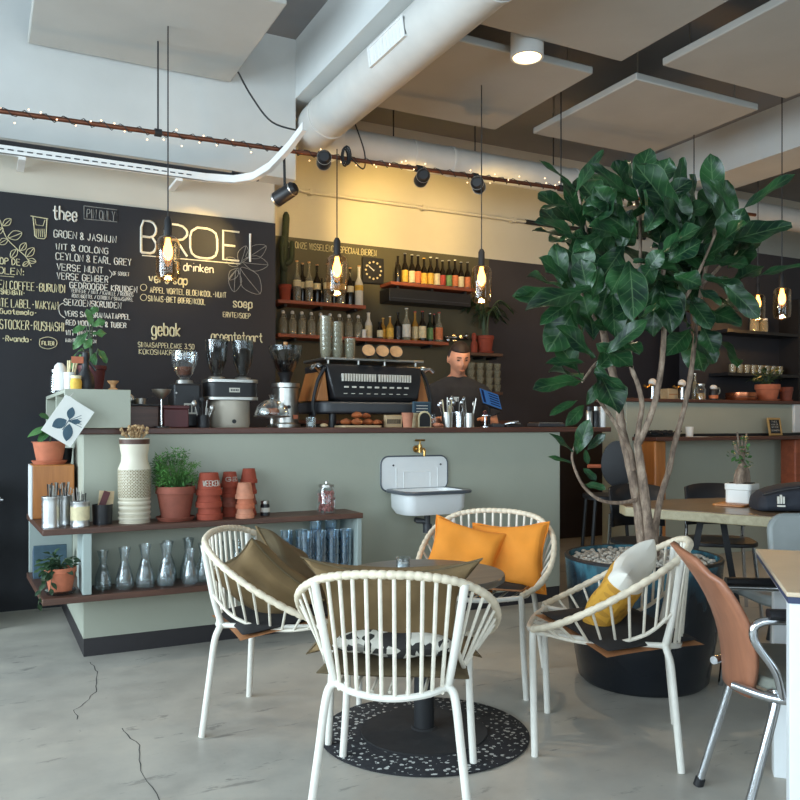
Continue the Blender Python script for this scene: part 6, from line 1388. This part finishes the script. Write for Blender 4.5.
# ================================================================== WHITE TABLE + BROWN ARMCHAIR
c0 = W(788, 592, z=.735); c1 = W(762, 556, z=.735); e1 = (c1 - c0); e1.z = 0; L1 = e1.length; e1.normalize(); e2 = Vector((e1.y, -e1.x, 0))
th_ = atan2(e1.y, e1.x) - pi/2
wt2 = thing('white_table', 'white framed table with a beige top at the picture edge', 'table', (c0.x, c0.y, 0), th_)
LX, LY = .75, L1 + .16
bx(0, LX, -.0, LY, .707, .723).build('top_frame', M['blue_edge'], wt2); bx(-.004, LX, -.004, LY, .7231, .735).build('tabletop', M['tabletop_beige'], wt2, .003)
for x in (.004, LX-.066):
    for y in (.004, LY-.064):
        if y > .1 and x < .1: x = .045
        bx(x, x+.06, y, y+.06, 0, .7065).build('leg', M['white_frame'], wt2, .003)
bx(.07, LX-.07, .01, .03, .685, .7065).build('apron', M['white_frame'], wt2); bx(.01, .03, .07, LY-.07, .69, .7065).build('apron', M['white_frame'], wt2)
def armchair(name, lat, d, hl, hd, label, shell, seat):
    t = thing(name, label, 'chair'); place(t, lat, d, hl, hd)
    mb = MB(); n = 10; k = 12; vs = []
    for j in range(k+1):
        f = j/k; z = .40 + .40*f; y = -.19 - .15*f + .05*sin(pi*f) ; w = (.13 + .10*sin(pi*min(1, f*1.25)*.62)) * (1 if f < .86 else 1 - (f-.86)*2.2)
        for i in range(n+1):
            u = i/n*2-1; vs.append((u*w, y + .035*u*u, z - (.02*u*u if f > .9 else 0)))
    mb.add(vs, [(j*(n+1)+i, j*(n+1)+i+1, (j+1)*(n+1)+i+1, (j+1)*(n+1)+i) for j in range(k) for i in range(n)]); mb.build('backrest', shell, t, solid=.014)
    MB().prism(rpoly(.42, .38, .1), .435, .468, Matrix.Translation((0, .04, 0))).build('seat', seat, t, .008)
    for sx in (-1, 1):
        MB().tube(spline([(sx*.235, .25, 0), (sx*.225, .2, .3), (sx*.222, .17, .40), (sx*.22, .1, .425), (sx*.215, -.1, .425), (sx*.12, -.2, .43)], 6), .0125, 10).build('leg', M['chrome'], t)
        MB().tube(spline([(sx*.225, -.225, 0), (sx*.2, -.115, .40), (sx*.17, -.12, .425)], 6), .0125, 10).build('leg', M['chrome'], t); MB().cyl((sx*.225, -.225, 0), (sx*.2235, -.218, .025), .016, n=10).build('foot', M['black'], t)
        MB().tube(spline([(sx*.215, -.1, .425), (sx*.225, -.12, .5), (sx*.228, -.175, .585), (sx*.228, -.155, .632), (sx*.228, -.02, .636), (sx*.228, .1, .636)], 6), .0115, 10).build('arm_tube', M['chrome'], t)
        MB().tube([(sx*.228, .12, .652), (sx*.228, -.14, .652)], [.026, .024], 12, flat=.62).build('armrest', M['black'], t)
    return t
armchair('shell_armchair', 1.14, 2.36, 1, -.15, 'brown worn wooden shell armchair with chrome frame facing the white table', M['leather'], M['seat_grey'])
t = thing('upholstered_chair', 'grey padded chair with chrome bracket behind the white table', 'chair'); place(t, 1.64, 3.42, -.06, 1)
mb = MB(); mb.prism(rpoly(.40, .36, .07), 0, .035, Matrix.Translation((0, -.17, .62)) @ Matrix.Rotation(radians(82), 4, 'X')); mb.build('backrest', M['grey_vinyl'], t, .012)
MB().prism(rpoly(.42, .42, .08), .43, .475).build('seat', M['grey_vinyl'], t, .012); MB().tube(spline([(.1, -.245, .755), (.1, -.225, .66), (.1, -.19, .5), (.1, -.05, .428)], 4), .014, 8).build('bracket', M['chrome'], t)
MB().tube(spline([(.1, -.25, .77), (.1, -.243, .72)], 3), .018, 8).build('bracket_knob', M['chrome'], t)
for sx in (-1, 1):
    for y in (-.2, .2): MB().cyl((sx*.21, y*1.1, 0), (sx*.18, y*.9, .432), .012, n=8).build('leg', M['chrome'], t)
KL, KF, KP, KS, KD, EXPO = 310, (120, 90, 80), (6, 12, 12, 12, 12, 6), (70, 190, 80, 60), 60, 0.0
# ================================================================== LIGHT
def area(name, loc, rot, sx, sy, power, col):
    l = bpy.data.lights.new(name, 'AREA'); l.shape = 'RECTANGLE'; l.size = sx; l.size_y = sy; l.energy = power; l.color = col
    o = bpy.data.objects.new(name, l); COL.objects.link(o); o.location = loc; o.rotation_euler = rot; return o
DAY = (.80, .91, 1.0)
for i, (h0, h1) in enumerate(LW): area('window_daylight', (XL-.28, (h0+h1)/2, 1.9), (0, radians(-90), 0), HEAD-SILL, h1-h0, KL, DAY)
for i, (h0, h1) in enumerate(FW): area('window_daylight', ((h0+h1)/2, YF-.28, 1.9), (radians(90), 0, 0), h1-h0, HEAD-SILL, KF[i], DAY)
def point(loc, power, col, r=.03):
    l = bpy.data.lights.new('lamp_light', 'POINT'); l.energy = power; l.color = col; l.shadow_soft_size = r
    o = bpy.data.objects.new('lamp_light', l); COL.objects.link(o); o.location = loc
for i, p in enumerate(PEND): point(p + Vector((0, 0, -.085)), KP[i], (1, .66, .30), .03)
for i, (p, dv) in enumerate(SPOTS):
    l = bpy.data.lights.new('spot_light', 'SPOT'); l.energy = KS[i]; l.color = (1, .66, .2); l.spot_size = radians(54); l.spot_blend = .9; l.shadow_soft_size = .04
    o = bpy.data.objects.new('spot_light', l); COL.objects.link(o); o.location = p; o.rotation_euler = dv.to_track_quat('-Z', 'Y').to_euler()
l = bpy.data.lights.new('spot_light', 'SPOT'); l.energy = KD; l.color = (1, .8, .55); l.spot_size = radians(110); l.spot_blend = .8
o = bpy.data.objects.new('spot_light', l); COL.objects.link(o); o.location = dl + Vector((0, 0, -.02))
w = bpy.data.worlds.new('World'); SC.world = w; w.use_nodes = True; bg = w.node_tree.nodes['Background']; bg.inputs[0].default_value = (.72, .84, 1, 1); bg.inputs[1].default_value = 1.0
# ================================================================== CAMERA
cam = bpy.data.cameras.new('Camera'); co = bpy.data.objects.new('Camera', cam); COL.objects.link(co); SC.camera = co
cam.sensor_width = 36; cam.sensor_fit = 'HORIZONTAL'; cam.lens = 36*F/800; cam.shift_y = (HZ-400)/800; cam.clip_start = .05
co.location = (0, 0, EYE); co.rotation_euler = (radians(90), 0, -TH)
SC.view_settings.view_transform = 'Standard'; SC.view_settings.look = 'None'; SC.view_settings.exposure = EXPO; SC.view_settings.gamma = 1; SC.view_settings.use_curve_mapping = False
SC.cycles.use_denoising = True; SC.cycles.max_bounces = 8; SC.cycles.transparent_max_bounces = 24; SC.cycles.sample_clamp_indirect = 6; SC.cycles.caustics_reflective = False; SC.cycles.caustics_refractive = False
